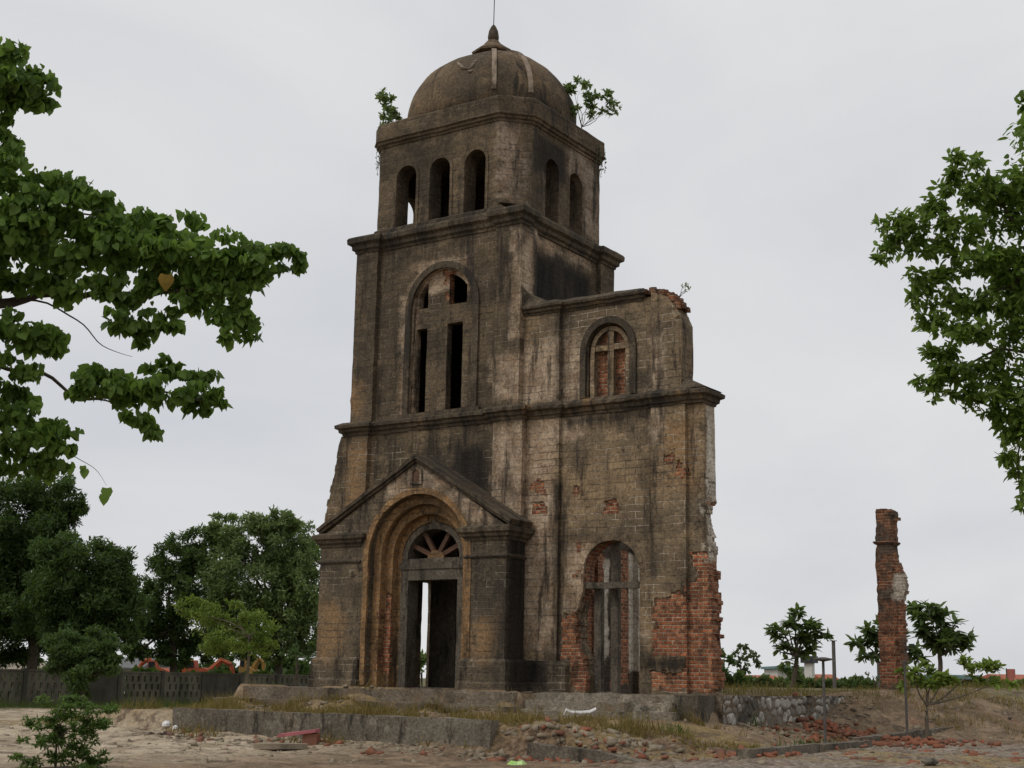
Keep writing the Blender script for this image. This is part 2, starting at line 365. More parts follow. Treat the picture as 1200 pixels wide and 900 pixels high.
M_LOW = masonry('tower_stone', (.20,.147,.088), (.088,.069,.047), .70, .9, pale=[(-.62,.3,-.2,.6,4.0,6.2)], ochre=[(-5.3,-4.75,-.2,.5,4.2,6.1)], bricks=[(-4.8,-4.6,.2,4.4,.2,2.5),(-4.6,0,4.0,5,.3,6)], darkb=[(-1.9,-.9,-.5,1,3.6,5.9)])
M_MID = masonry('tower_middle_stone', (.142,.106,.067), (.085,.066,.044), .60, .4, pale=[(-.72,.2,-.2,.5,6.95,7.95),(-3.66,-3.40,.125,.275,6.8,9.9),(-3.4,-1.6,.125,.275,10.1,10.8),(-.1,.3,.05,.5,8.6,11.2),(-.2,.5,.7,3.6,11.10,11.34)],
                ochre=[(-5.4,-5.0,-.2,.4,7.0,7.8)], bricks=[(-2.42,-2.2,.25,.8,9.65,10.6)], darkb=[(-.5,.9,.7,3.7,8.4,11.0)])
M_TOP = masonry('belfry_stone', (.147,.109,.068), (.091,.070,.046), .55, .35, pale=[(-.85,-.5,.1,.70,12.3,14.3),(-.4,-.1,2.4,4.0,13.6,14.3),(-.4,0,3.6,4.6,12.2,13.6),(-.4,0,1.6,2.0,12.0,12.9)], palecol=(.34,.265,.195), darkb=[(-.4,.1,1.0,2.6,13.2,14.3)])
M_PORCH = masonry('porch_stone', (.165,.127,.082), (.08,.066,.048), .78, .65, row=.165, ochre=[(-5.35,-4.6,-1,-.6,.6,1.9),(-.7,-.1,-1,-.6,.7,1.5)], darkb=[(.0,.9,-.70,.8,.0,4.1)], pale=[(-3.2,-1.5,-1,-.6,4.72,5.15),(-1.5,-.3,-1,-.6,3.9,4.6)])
M_OCHRE = masonry('ochre_plaster', (.29,.18,.088), (.18,.11,.055), .46, .4, ochre_amt=.40, bricks=[(-3.6,-3.2,-.6,-.25,.2,2.2)], bw=.62)
M_CORN = masonry('cornice_stone', (.13,.102,.069), (.07,.057,.041), .84, .1, ochre_amt=.10, row=.5, bw=1.1)
M_DOME = masonry('dome_plaster', (.165,.118,.072), (.092,.070,.046), .62, .0, row=5, bw=5, ochre_amt=.12)
M_RIB = simple('pale_rib_plaster', (.34,.27,.205), (.20,.155,.11), 3.0, spot=.50, spotcol=(.08,.06,.042))
M_CONC = weathered('grey_concrete', (.135,.115,.087), (.085,.071,.054), .55, .25, .3)
M_FRAME = weathered('door_concrete', (.135,.115,.088), (.09,.077,.058), .55, .25, .3)
M_STEP = weathered('step_concrete', (.20,.165,.12), (.13,.10,.072), .46, .55, .35, False)
M_LWALL = weathered('old_wall_concrete', (.18,.155,.118), (.12,.102,.077), .52, .30, .30)
M_FENCE = simple('mouldy_fence_concrete', (.13,.118,.085), (.075,.068,.05), 1.2, spot=.54, streak=True)
M_BRICKALL = masonry('bare_brick', (.13,.10,.075), (.085,.068,.052), .5, .3, allbrick=True, brick_dark=.25, clean=[(.12,.45,-.6,.6,2.45,3.2)])
M_REDWOOD = simple('red_brown_plaster', (.13,.07,.045), (.08,.048,.034), 3.0)
M_INSIDE = masonry('inner_brick', (.11,.085,.062), (.06,.048,.036), .72, .3, bricks=[(-.2,.8,2.9,3.5,.3,3.4),(-.2,.8,4.1,4.8,.1,3.6),(-.2,.8,5.6,7,.1,3)], clean=[(.2,.8,3.5,4.0,.8,3.3),(.2,.8,4.9,5.4,.5,3.5)], darkb=[(-.2,.6,.6,2.8,-.2,2.4)])  # darkb: shade of the void behind the arch, painted onto the lower wall
M_BARK = simple('bark', (.12,.095,.07), (.07,.055,.042), 4.0)
M_BARKL = simple('pale_bark', (.19,.16,.12), (.12,.10,.075), 4.0)
M_METAL = simple('weathered_metal', (.12,.11,.10), (.08,.07,.065), 5, rough=.6)
M_RUBBLEB = simple('brick_rubble', (.27,.10,.055), (.17,.085,.055), 1.4, spot=.56, spotcol=(.12,.09,.07))
M_RUBBLEC = simple('stone_rubble', (.29,.24,.17), (.17,.135,.095), 1.4, spot=.56, spotcol=(.07,.06,.05))

def ground_mat():
    s = NT('ground_soil'); P = s.co; o = s.sep(P)
    big = s.noise(P, .22, 5, .6); mid = s.noise(P, 1.1, 6, .68); fine = s.noise(P, 9, 5, .72); grit = s.noise(P, 30, 3, .7)
    warp = s.ma('MULTIPLY', s.ma('SUBTRACT', mid, .5), 4.5)
    earth = s.mix(s.mr(mid, .35, .65), (.14,.098,.06), (.255,.182,.115))
    sand = s.mix(s.mr(mid, .34, .62), (.27,.21,.138), (.455,.375,.27))
    bx = s.ma('ADD', o[0], warp); by = s.ma('ADD', o[1], s.ma('MULTIPLY', warp, .5))
    ms = s.ma('MULTIPLY', s.mr(by, -4.8, -6.6), s.mr(bx, 3.2, -.8))
    c = s.mix(ms, earth, sand)
    # left flats beyond the wall are sand too
    c = s.mix(s.ma('MULTIPLY', s.mr(bx, -9, -12), s.mr(bx, -27.0, -24)), c, sand)
    # brick dust and grey gravel on the right
    mr_ = s.mr(bx, 6.5, 9.0)
    gv = s.mix(s.mr(fine, .42, .6), (.16,.13,.105), (.30,.265,.22))
    c = s.mix(s.ma('MULTIPLY', mr_, s.mr(s.ma('ADD', o[1], warp), 5.5, 3.0, 0, .75)), c, gv)
    c = s.mix(s.ma('MULTIPLY', s.mr(s.noise(P, .8, 6, .7), .54, .66, 0, .6), s.mr(bx, 2.0, 7.0)), c, (.26,.135,.085))
    bk = s.ma('MULTIPLY', s.ma('MULTIPLY', s.mr(bx, 2.6, 4.2), s.mr(bx, 10.0, 7.5)), s.ma('MULTIPLY', s.mr(by, -8.2, -7.0), s.mr(by, -2.2, -3.6)))
    c = s.mix(s.ma('MULTIPLY', bk, .85), c, s.mix(s.mr(fine, .38, .62), (.075,.048,.031), (.19,.125,.08)))
    # dry grass on the terrace, green turf to the left and the far land
    c = s.mix(s.ma('MULTIPLY', s.mr(s.noise(P, .7, 5, .7), .42, .56, 0, .8), s.ma('MULTIPLY', s.mr(by, -6.2, -5.2), s.mr(o[1], -.9, -1.4))), c, (.24,.175,.075))
    c = s.mix(s.ma('MULTIPLY', s.mr(bx, -24, -26.5, 0, .85), s.mr(mid, .3, .5)), c, (.055,.075,.022))
    c = s.mix(s.mr(s.ma('ADD', o[1], warp), 10, 14, 0, .75), c, s.mix(s.mr(mid, .4, .6), (.20,.165,.085), (.10,.11,.04)))
    c = s.mix(s.mr(s.noise(s.comb(o[0], s.ma('MULTIPLY', o[1], .8), o[2]), 1.6, 8, .78), .51, .61, 0, .78), c, (.085,.06,.042))
    c = s.mix(s.mr(s.noise(P, 5.5, 6, .75), .58, .68, 0, .6), c, (.33,.28,.22))
    c = s.mix(1.0, c, s.mix(s.mr(s.ma('ADD', s.ma('MULTIPLY', fine, .6), s.ma('MULTIPLY', grit, .4)), .3, .7), (.6,.6,.6), (1.35,1.35,1.35)), 'MULTIPLY')
    s.color(c); s.b.inputs['Roughness'].default_value = 1.0
    s.normal(s.bump(s.ma('ADD', s.ma('ADD', mid, s.ma('MULTIPLY', fine, .5)), s.ma('MULTIPLY', grit, .2)), .9, .06)); return s.m
M_GROUND = ground_mat()

# ------------------------------------------------------------------ ground sheet
def axis(lo, hi, step, far):
    a = list(np.arange(lo, hi+.001, step)); s = step; x = hi
    while x < far: s *= 1.28; x += s; a.append(x)
    s = step; x = lo; b = []
    while x > -far: s *= 1.28; x -= s; b.append(x)
    return np.array(b[::-1]+a)
gx, gy = axis(-12, 16, .10, 4000), axis(-15, 16, .10, 4000)
GX, GY = np.meshgrid(gx, gy); GZ = ground(GX, GY)
V = np.stack([GX, GY, GZ], -1).reshape(-1, 3); nx, ny = len(gx), len(gy)
I = (np.arange(ny-1)[:, None]*nx+np.arange(nx-1)[None, :]).reshape(-1)
go = raw('ground', V, np.stack([I, I+1, I+nx+1, I+nx], 1), M_GROUND); tag(go, 'sandy and earthen ground strewn with grit around the ruined church', 'ground', kind='structure')
for p in go.data.polygons: p.use_smooth = True

# ------------------------------------------------------------------ the ruined church
CH = empty('ruined_church_tower', (0, 0, 0))
tag(CH, 'ruined brown stone church bell tower with dome, gabled porch and broken right wing', 'church tower')
G = .15; AM = .011

# --- lower stage
fw = MB()
left_edge = [(-5.55,6.42)] + rag((-5.62,6.2), (-5.72,5.5), .17, .02) + rag((-5.72,5.5), (-5.95,4.4), .17, .05) + rag((-5.95,4.4), (-6.02,3.4), .17, .04) + [(-6.05,-.2)]
fw.slab('Y', [(-.68,-.2),(-.68,6.42)][::-1][:0] or [(-4.65,-.2),(-.68,-.2),(-.68,6.42),(-4.65,6.42)], [arch(-2.35,.93,-.08,3.1,14,.84)], .13, .78)
fw.slab('Y', left_edge + [(-4.65,-.2),(-4.65,6.42)], [], .0, .80)
fw.box(-.68, .17, 0, .8, -.2, 6.42)
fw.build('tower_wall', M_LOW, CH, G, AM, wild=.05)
sw = MB()
sw.slab('X', [(.8,-.2),(4.72,-.2),(4.72,6.42),(.8,6.42)], [arch(3.05,.72,-.05,2.6)], -5.35, -4.72)
sw.slab('X', [(.8,-.2),(4.72,-.2),(4.72,6.42),(.8,6.42)], [], -.45, .17)
sw.slab('Y', [(-4.72,-.2),(-.45,-.2),(-.45,6.42),(-4.72,6.42)], [], 4.1, 4.72)
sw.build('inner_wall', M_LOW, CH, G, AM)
MB().box(-5.3, .1, .05, 4.7, -.14, -.03).build('floor_slab', M_STEP, CH, .3, .01)
MB().box(-4.72, -.45, .79, 4.1, 6.1, 6.35).build('ceiling_slab', M_CONC, CH)
MB().box(-5.3, -4.75, 2.3, 3.8, 2.80, 2.88).build('beam', M_CONC, CH)
MB().box(-3.75, -2.93, 1.75, 2.2, -.04, 6.1).build('inner_pier', M_CONC, CH, .2, .008)

def footprint(x0, x1, y0, y1, pw, pd):
    """tower outline with corner pilasters standing pd proud of the walls (ccw)"""
    return [(x0,y0),(x0+pw,y0),(x0+pw,y0+pd),(x1-pw,y0+pd),(x1-pw,y0),(x1,y0),(x1,y0+pw*.5),(x1-pd,y0+pw*.5),(x1-pd,y1-pw),(x1,y1-pw),(x1,y1),(x0,y1)]
FP1 = [(-5.42,0),(-4.65,0),(-4.65,.13),(-.72,.13),(-.72,0),(.17,0),(.17,4.72),(-5.42,4.72)]
c = MB(); cornice(c, FP1, [(-.3,6.40),(.04,6.40),(.06,6.47),(.12,6.50),(.13,6.57),(.20,6.60),(.21,6.68),(.06,6.76),(-.3,6.80)])
c.build('cornice', M_CORN, CH, G, .012, wild=.05)

# --- middle stage
WX0, WX1 = -5.27, .05
mw = MB()
mw.slab('Y', [(-4.55,6.76),(-.72,6.76),(-.72,11.45),(-4.55,11.45)], [arch(-2.47,.97,6.80,9.65,20)], .13, .60)
mw.box(WX0, -4.55, 0, .75, 6.76, 11.45); mw.box(-.72, WX1, 0, .75, 6.76, 11.45)
mw.build('tower_wall', M_MID, CH, G, AM, wild=.04)
ms = MB()
ms.slab('X', [(.75,6.76),(4.0,6.76),(4.0,11.45),(.75,11.45)], [], WX1-.72, WX1-.14)
ms.box(WX1-.75, WX1, 3.98, 4.72, 6.76, 11.45)
ms.slab('X', [(.75,6.76),(4.72,6.76),(4.72,11.45),(.75,11.45)], [], WX0, WX0+.6)
ms.slab('Y', [(WX0+.6,6.76),(WX1-.75,6.76),(WX1-.75,11.45),(WX0+.6,11.45)], [], 4.12, 4.72)
ms.build('inner_wall', M_MID, CH, G, AM)
MB().box(-4.67, -.67, .62, 4.1, 11.2, 11.4).build('ceiling_slab', M_CONC, CH)
# cross window: hood, recess panel with four openings
wd = empty('arched_window', (0, 0, 0)); wd.parent = CH
hd = MB(); hd.slab('Y', horseshoe(-2.43, 1.0, 1.17, 6.78, 9.6, 20, 1.03, 1.2), [], .07, .16); hd.build('hood_mould', M_CORN, wd, .15, .008)
pn = MB(); cx = -2.69
def lun(x0, x1, side):
    n = 8; r = .84; c0 = -2.5
    pts = [(x0,9.66),(x1,9.66)]
    if side > 0: arcx = np.linspace(x1, x0, n)
    else: arcx = np.linspace(x1, x0, n)
    return pts + [(x, 9.66+math.sqrt(max(.02, .9**2-(x-c0)**2))-.05) for x in arcx]
pn.slab('Y', [(-3.50,6.76)] + [(-2.47-1.03*math.cos(t), 9.65+1.03*math.sin(t)) for t in np.linspace(0, math.pi, 20)] + [(-1.44,6.76)],
        [[(-3.36,6.84),(-3.0,6.84),(-3.0,9.12),(-3.36,9.12)], [(-2.36,6.84),(-1.86,6.84),(-1.86,9.16),(-2.36,9.16)], lun(-3.3,-3.0,-1), lun(-2.32,-1.75,1)], .26, .48)
pn.build('window_cross', M_MID, wd, .15, .009)
c = MB(); c.slab('Y', [(-3.7,6.74),(-1.15,6.74),(-1.15,6.84),(-3.7,6.84)], [], .02, .3); c.build('sill', M_CORN, wd, .15, .008)
FP2 = footprint(WX0, WX1, 0, 4.72, .72, .13)
c = MB(); cornice(c, FP2, [(-.3,11.40),(.03,11.40),(.04,11.46),(.10,11.50),(.11,11.60),(.20,11.66),(.21,11.78),(.18,11.83),(-.10,11.95),(-.5,12.0)])
c.build('cornice', M_CORN, CH, G, .012, wild=.05)

# --- belfry
bx0, bx1, by0, by1, ch, c2 = -4.97, -.22, .22, 4.56, .62, .22
wz = [arch(x, .33, 12.0, 13.40, 12) for x in (-3.85, -2.70, -1.53)]
bf = MB()
bf.slab('Y', [(bx0+c2,11.9),(bx1-ch,11.9),(bx1-ch,14.5),(bx0+c2,14.5)], [arch(x, .33, 12.02, 13.40, 12) for x in (-3.82, -2.70, -1.56)], by0, by0+.5)
bf.slab('Y', [(bx0+c2,11.9),(bx1-c2,11.9),(bx1-c2,14.5),(bx0+c2,14.5)], [arch(x, .33, 12.02, 13.40, 12) for x in (-3.82, -2.70)], by1-.5, by1)
bf.slab('X', [(by0+ch,11.9),(by1-c2,11.9),(by1-c2,14.5),(by0+ch,14.5)], [arch(y, .33, 12.06, 13.42, 12) for y in (1.86, 3.08)], bx1-.5, bx1)
bf.slab('X', [(by0+c2,11.9),(by1-c2,11.9),(by1-c2,14.5),(by0+c2,14.5)], [arch(1.66, .36, 12.3, 13.05, 12)], bx0, bx0+.25)
for sx_, sy_ in ((1,1),(1,-1),(-1,1),(-1,-1)):
    X = bx1 if sx_ > 0 else bx0; Y = by1 if sy_ > 0 else by0
    k_ = ch if (sx_ > 0 and sy_ < 0) else c2
    pl = [(X-sx_*k_, Y),(X, Y-sy_*k_),(X-sx_*.5, Y-sy_*max(k_, .3)),(X-sx_*max(k_, .3), Y-sy_*.5)]
    bf.slab('Z', pl, [], 11.9, 14.5)
bf.build('belfry', M_TOP, CH, G, AM, wild=.03)
fw_ = MB()
for x in (-3.82, -2.70, -1.56): fw_.slab('Y', horseshoe(x, .335, .42, 12.02, 13.40, 14), [], by0-.025, by0+.03)
fw_.build('window_moulding', M_TOP, CH, .15, .006)
OCT = [(bx0+c2,by0),(bx1-ch,by0),(bx1,by0+ch),(bx1,by1-c2),(bx1-c2,by1),(bx0+c2,by1),(bx0,by1-c2),(bx0,by0+c2)]
# low weathered base under the belfry corners
c = MB(); cornice(c, OCT, [(.10,11.85),(.10,12.0),(.0,12.06),(-.2,12.1)]); c.build('belfry_plinth', M_CORN, CH, G, .012)
c = MB(); cornice(c, OCT, [(-.4,14.40),(.03,14.40),(.04,14.46),(.09,14.48),(.10,14.54),(.15,14.57),(.15,14.62),(.12,14.63),(.13,15.03),(.11,15.07),(-.3,15.09)])
c.build('parapet', M_TOP, CH, G, .012, wild=.04)
# --- dome
dm = MB(); DC = ((bx0+bx1)/2, (by0+by1)/2)
def dome_ring(sx_, sy_, z, n=6):
    """rounded rectangle, its corners cut like the belfry's"""
    hx, hy, cc = 2.30*sx_, 2.10*sy_, .78*sx_; pts = []
    base = [(hx-cc,-hy),(hx,-hy+cc),(hx,hy-cc),(hx-cc,hy),(-hx+cc,hy),(-hx,hy-cc),(-hx,-hy+cc),(-hx+cc,-hy)]
    for i in range(8):
        a, b = np.array(base[i]), np.array(base[(i+1) % 8])
        for k in range(n):
            q = a+(b-a)*k/n; m = math.hypot(q[0]/hx, q[1]/hy); l = (1-m)*.55+1   # bulge the flats towards a circle
            pts.append((DC[0]+q[0]*l, DC[1]+q[1]*l, z))
    return pts
dprof = [(1.0,15.0),(1.0,15.45)] + [(math.cos(t)**.86, 15.45+1.88*math.sin(t)) for t in np.linspace(.08, 1.42, 16)]
dm.sweep([dome_ring(k, k, z) for k, z in dprof])
dm.build('dome', M_DOME, CH, 0, .028, nscale=1.6, smooth=True)
for ia in (0, 1, 2, 3, 4, 5, 6, 7):
    hx, hy, cc = 2.30, 2.10, .78
    base = [(hx-cc,-hy),(hx,-hy+cc),(hx,hy-cc),(hx-cc,hy),(-hx+cc,hy),(-hx,hy-cc),(-hx,-hy+cc),(-hx+cc,-hy)][ia]
    rings = []
    m = math.hypot(base[0]/hx, base[1]/hy); l0 = (1-m)*.55+1
    t = np.array([-base[1], base[0]]); t /= np.linalg.norm(t)
    for k, z in dprof[1:]:
        q = np.array(base)*l0*k; nrm = np.array(base)/np.linalg.norm(base); h = .062
        rings.append([(DC[0]+q[0]+t[0]*s_*h+nrm[0]*e, DC[1]+q[1]+t[1]*s_*h+nrm[1]*e, z+e*.6) for s_, e in ((-1,-.06),(-1,.045),(1,.045),(1,-.06))])
    if ia > 1: continue
    rb = MB().sweep(rings).build('rib', M_RIB if ia in (0, 1) else M_DOME, CH, 0, .006)
# broken plaster relief on the dome's front
def on_dome(x, y, z):
    c0 = np.array([DC[0], DC[1], 15.45]); q = np.array([x, y, z])-c0; return tuple(c0+q*1.012)
rl = MB()
for pts in ([(-2.57,.71,16.61),(-2.40,.58,16.42),(-2.26,.52,16.31),(-2.05,.50,16.21)], [(-2.05,.5,16.21),(-1.98,.58,16.33),(-2.0,.67,16.46)], [(-1.94,.74,16.52),(-1.86,.86,16.64),(-1.80,.95,16.72)], [(-2.05,.47,16.12),(-1.93,.5,16.13)], [(-2.0,.67,16.46),(-1.94,.74,16.52)]):
    rl.tube([on_dome(*q) for q in pts], [.025]+[.055]*(len(pts)-2)+[.03] if len(pts) > 2 else [.05, .03], 6)
rl.build('plaster_relief', M_RIB, CH, 0, .01)
fn = MB(); fn.lathe(DC[0], DC[1], [(.46,17.15),(.46,17.47),(.60,17.50),(.61,17.56),(.42,17.70),(.27,17.82),(.17,17.95)], 8)
fn.build('dome_cap', M_DOME, CH, 0, .01)
fn = MB(); fn.lathe(DC[0], DC[1], [(.11,17.92),(.15,17.97),(.16,18.08),(.13,18.27),(.07,18.40),(.02,18.46)], 10); fn.build('finial', M_CORN, CH, smooth=True)
MB().tube([(DC[0],DC[1],18.4),(DC[0]+.02,DC[1],20.9)], .013, 6).build('lightning_rod', M_METAL, CH)

# --- porch
PO = empty('porch', (0, 0, 0)); PO.parent = CH
pc = -2.35
f1 = MB()
f1.slab('Y', [(-4.12,-.2),(-.86,-.2),(-.86,3.72),(-.28,3.78),(-2.42,5.40),(-4.6,3.72),(-4.12,3.72)], [arch(pc,1.50,-.12,3.13,24)], -.74, -.52)
f1.build('porch_wall', M_PORCH, PO, .12, AM, wild=.03)
gb = MB(); gb.slab('Y', [(-5.35,3.72),(-4.58,3.735),(-2.42,5.41),(-.3,3.735),(.25,3.72),(.25,4.0),(-2.42,5.5),(-5.35,3.9)], [], -.73, .12)
gb = MB()
gb.slab('Y', [(-5.38,3.72),(-4.5,3.72),(-2.42,5.40),(-.35,3.72),(.27,3.72),(-2.42,5.46)], [], -.72, .10)
gb.build('gable', M_PORCH, PO, .15, AM)
# raking cornice and its roof slab
for sgn, xe, nm in ((-1, -5.48, 'roof_slope'), (1, .38, 'roof_slope')):
    rk = MB(); xa = -2.42; za = 5.42; ze = 3.74
    dx, dz = xe-xa, ze-za; ln = math.hypot(dx, dz); n_ = (-dz/ln*(1 if sgn > 0 else -1), abs(dx)/ln)
    n_ = (abs(dz)/ln*sgn, abs(dx)/ln)
    for o0, o1, y0 in ((0, .07, -.78), (.07, .155, -.84)):
        rk.slab('Y', [(xa+n_[0]*o0*0, za+o0/n_[1]),(xe+n_[0]*o0, ze+n_[1]*o0),(xe+n_[0]*o1, ze+n_[1]*o1),(xa, za+o1/n_[1])], [], y0, .12)
    rk.build(nm, M_CORN, PO, .15, .012, wild=.03)
for (xa, xb) in ((-5.42, -4.12), (-.86, .28)):
    pr = MB(); pr.box(xa, xb, -.745, .05, -.15, 3.42)
    pr.build('pier', M_PORCH, PO, G, AM, wild=.05)
    c = MB(); rect = [(xa,-.745),(xb,-.745),(xb,.04),(xa,.04)]
    cornice(c, rect, [(-.1,3.40),(.03,3.40),(.04,3.46),(.10,3.50),(.11,3.56),(.17,3.60),(.18,3.70),(.05,3.755),(-.1,3.76)])
    cornice(c, rect, [(-.1,2.98),(.02,2.98),(.05,3.02),(.05,3.05),(.0,3.09),(-.1,3.09)])
    c.build('pier_cornice', M_CORN, PO, G, .01, wild=.03)
    c = MB(); cornice(c, rect, [(-.1,-.2),(.13,-.2),(.13,.10),(.09,.14),(.09,.60),(.02,.67),(-.1,.67)]); c.build('pier_plinth', M_PORCH, PO, G, .012, wild=.05)
a = MB(); a.slab('Y', [(-4.0,-.15),(-.7,-.15),(-.7,3.9),(-1.6,4.72),(-3.2,4.72),(-4.0,3.9)], [arch(pc,1.28,-.1,3.12,24)], -.515, -.30)
a.slab('Y', horseshoe(pc, 1.49, 1.64, 0.0, 3.13, 24), [], -.765, -.70); a.build('arch_ring', M_OCHRE, PO, .12, .010, wild=.03)
a = MB(); a.slab('Y', [(-3.8,-.15),(-.9,-.15),(-.9,3.9),(-1.7,4.6),(-3.0,4.6),(-3.8,3.9)], [arch(pc,1.08,-.1,3.10,24)], -.297, -.08); a.build('arch_ring', M_OCHRE, PO, .12, .010, wild=.03)
a = MB(); a.slab('Y', [(-3.6,-.15),(-1.1,-.15),(-1.1,3.9),(-1.8,4.5),(-2.9,4.5),(-3.6,3.9)], [arch(pc,.965,-.1,3.10,24,.90)], -.077, .13); a.build('arch_ring', M_OCHRE, PO, .12, .010)
# small niche at the top of the gable
a = MB(); a.slab('Y', horseshoe(-2.42, .10, .17, 4.93, 5.12, 10), [], -.775, -.70); a.box(-2.6,-2.24,-.775,-.7,4.86,4.93); a.build('niche', M_PORCH, PO, .1, .006)
a = MB(); a.slab('Y', arch(-2.42, .10, 4.93, 5.12, 10), [], -.75, -.70); a.build('niche_panel', M_REDWOOD, PO)
# door surround and fanlight
df = empty('door_frame', (0, 0, 0)); df.parent = CH
a = MB()
a.box(-3.29,-3.06,-.12,.30,-.1,2.57); a.box(-1.55,-1.36,-.12,.30,-.1,2.57); a.box(-3.29,-1.36,-.12,.3,2.57,2.84); a.box(-3.33,-1.30,-.15,.4,2.842,3.0)
a.box(-3.27,-1.36,-.12,.4,3.002,3.10); a.build('jamb', M_FRAME, df, .15, .007, wild=.02)
a = MB(); a.slab('Y', horseshoe(pc+.05, .80, .95, 3.08, 3.10, 22, .72, .87), [], -.13, .35)
a.slab('Y', [(pc-.08,3.94),(pc+.05,4.06),(pc+.18,3.94)], [], -.128, .2); a.build('fanlight_frame', M_FRAME, df, .15, .006)
a = MB()
for ang in (28, 62, 118, 152):
    t = R(ang); ca, sa = math.cos(t), math.sin(t); w = .055
    p = [(pc+.05+ca*.2-sa*-w, 3.10+sa*.2+ca*-w),(pc+.05+ca*.84-sa*-w, 3.10+sa*.74+ca*-w),(pc+.05+ca*.84-sa*w, 3.10+sa*.74+ca*w),(pc+.05+ca*.2-sa*w, 3.10+sa*.2+ca*w)]
    a.slab('Y', p, [], .0, .1)
a.build('fanlight_spoke', M_REDWOOD, df)
a = MB(); a.slab('Y', [(pc+.05+.25*math.cos(t), 3.10+.2*math.sin(t)) for t in np.linspace(0, math.pi, 10)], [], -.03, .12); a.build('fanlight_hub', M_OCHRE, df)
a = MB(); a.slab('Y', [(-3.0,3.1),(-2.0,3.1),(-1.9,3.7),(-2.4,4.0),(-2.9,3.6)], [], .5, .6); 

# --- right wing
WG = empty('broken_wing', (0, 0, 0)); WG.parent = CH
Yw = .20
jamb_left = [(1.80,-.1),(1.84,.35)] + rag((1.80,.45), (1.62,.95), .12, .03) + rag((1.58,1.05), (1.55,1.75), .12, .03) + rag((1.60,1.8), (1.74,2.25), .12, .02)
hole = jamb_left + [(2.48-.74*math.cos(t), 2.66+.74*math.sin(t)) for t in np.linspace(0, math.pi, 16)] + [(3.22,-.1)]
w = MB(); w.slab('Y', [(1.1,-.2),(3.58,-.2),(3.58,6.42),(1.1,6.42)], [hole], Yw+.11, Yw+.62)
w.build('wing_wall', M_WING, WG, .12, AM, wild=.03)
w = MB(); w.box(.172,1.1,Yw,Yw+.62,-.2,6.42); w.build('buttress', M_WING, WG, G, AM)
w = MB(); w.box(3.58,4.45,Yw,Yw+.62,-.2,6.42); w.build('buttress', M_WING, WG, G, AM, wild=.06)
re = [(5.02,-.2)] + rag((5.02,-.1), (5.04,.9), .09, .05) + rag((5.0,.9), (4.98,2.4), .09, .035) + rag((4.94,2.4), (4.90,3.7), .12, .02) + rag((4.88,3.7), (4.86,4.2), .09, .06) + [(4.88,4.3),(4.88,6.42)]
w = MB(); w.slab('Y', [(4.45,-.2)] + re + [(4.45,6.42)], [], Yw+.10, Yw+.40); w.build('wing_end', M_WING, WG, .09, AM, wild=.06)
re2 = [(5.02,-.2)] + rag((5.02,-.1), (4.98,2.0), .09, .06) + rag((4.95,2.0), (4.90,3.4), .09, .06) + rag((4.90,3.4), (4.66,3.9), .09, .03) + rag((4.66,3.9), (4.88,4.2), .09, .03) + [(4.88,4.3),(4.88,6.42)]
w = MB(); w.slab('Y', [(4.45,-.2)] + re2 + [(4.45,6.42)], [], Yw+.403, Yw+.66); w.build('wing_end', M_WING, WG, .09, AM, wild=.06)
FPW = [(-.3,Yw),(1.1,Yw),(1.1,Yw+.11),(3.58,Yw+.11),(3.58,Yw),(4.45,Yw),(4.45,Yw+.02),(4.88,Yw+.02),(4.88,Yw+.66),(-.3,Yw+.66)]
c = MB(); cornice(c, FPW, [(-.15,6.40),(.03,6.40),(.04,6.45),(.09,6.48),(.10,6.56),(.18,6.60),(.19,6.68),(.04,6.78),(-.15,6.80)])
c.build('cornice', M_CORN, WG, .12, .012, wild=.05)
c = MB(); c.sweep([[(4.38,.08,6.74),(5.03,.08,6.74),(5.03,.98,6.74),(4.38,.98,6.74)], [(4.38,.3,7.0),(4.45,.3,7.02),(4.45,.8,7.02),(4.38,.8,7.0)]]); c.build('weathering', M_CORN, WG, .15, .012)
# plinth
c = MB(); cornice(c, [(.18,Yw),(1.30,Yw),(1.30,Yw+.4),(.18,Yw+.4)], [(-.05,-.2),(.12,-.2),(.12,.12),(.09,.15),(.09,.57),(.02,.64),(-.05,.64)]); c.build('plinth', M_PORCH, WG, G, .012, wild=.05)
c = MB(); c.box(3.26,3.56,Yw+.06,Yw+.3,-.15,.40); c.build('plinth', M_PORCH, WG, .12, .02)
# arch props
c = MB(); c.box(1.66,3.28,Yw+.20,Yw+.40,2.30,2.44); c.build('concrete_beam', M_CONC, WG, .15, .008)
for x0, x1, z1, y in ((1.83,2.02,2.31,.66), (2.27,2.45,3.42,.68)):
    MB().box(x0, x1, y, y+.16, -.15, z1).build('concrete_post', M_CONC, WG, .15, .006)
# arch stones round the opening
c = MB(); c.slab('Y', [(2.48-.86*math.cos(t), 2.66+.86*math.sin(t)) for t in np.linspace(.25, 1.25, 10)] + [(2.48-.745*math.cos(t), 2.66+.745*math.sin(t)) for t in np.linspace(1.25, .25, 10)], [], Yw+.09, Yw+.2)
c.slab('Y', [(2.48-.86*math.cos(t), 2.66+.86*math.sin(t)) for t in np.linspace(1.6, 2.9, 10)] + [(2.48-.745*math.cos(t), 2.66+.745*math.sin(t)) for t in np.linspace(2.9, 1.6, 10)], [], Yw+.09, Yw+.2)
c.build('arch_stones', M_WING, WG, .1, .01)
# wall of the lost nave seen through the arch
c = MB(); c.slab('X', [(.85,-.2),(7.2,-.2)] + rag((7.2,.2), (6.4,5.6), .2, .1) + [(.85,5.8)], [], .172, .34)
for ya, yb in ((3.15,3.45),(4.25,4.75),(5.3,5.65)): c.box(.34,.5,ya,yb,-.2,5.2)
c.build('nave_wall', M_INSIDE, WG, .2, .012)
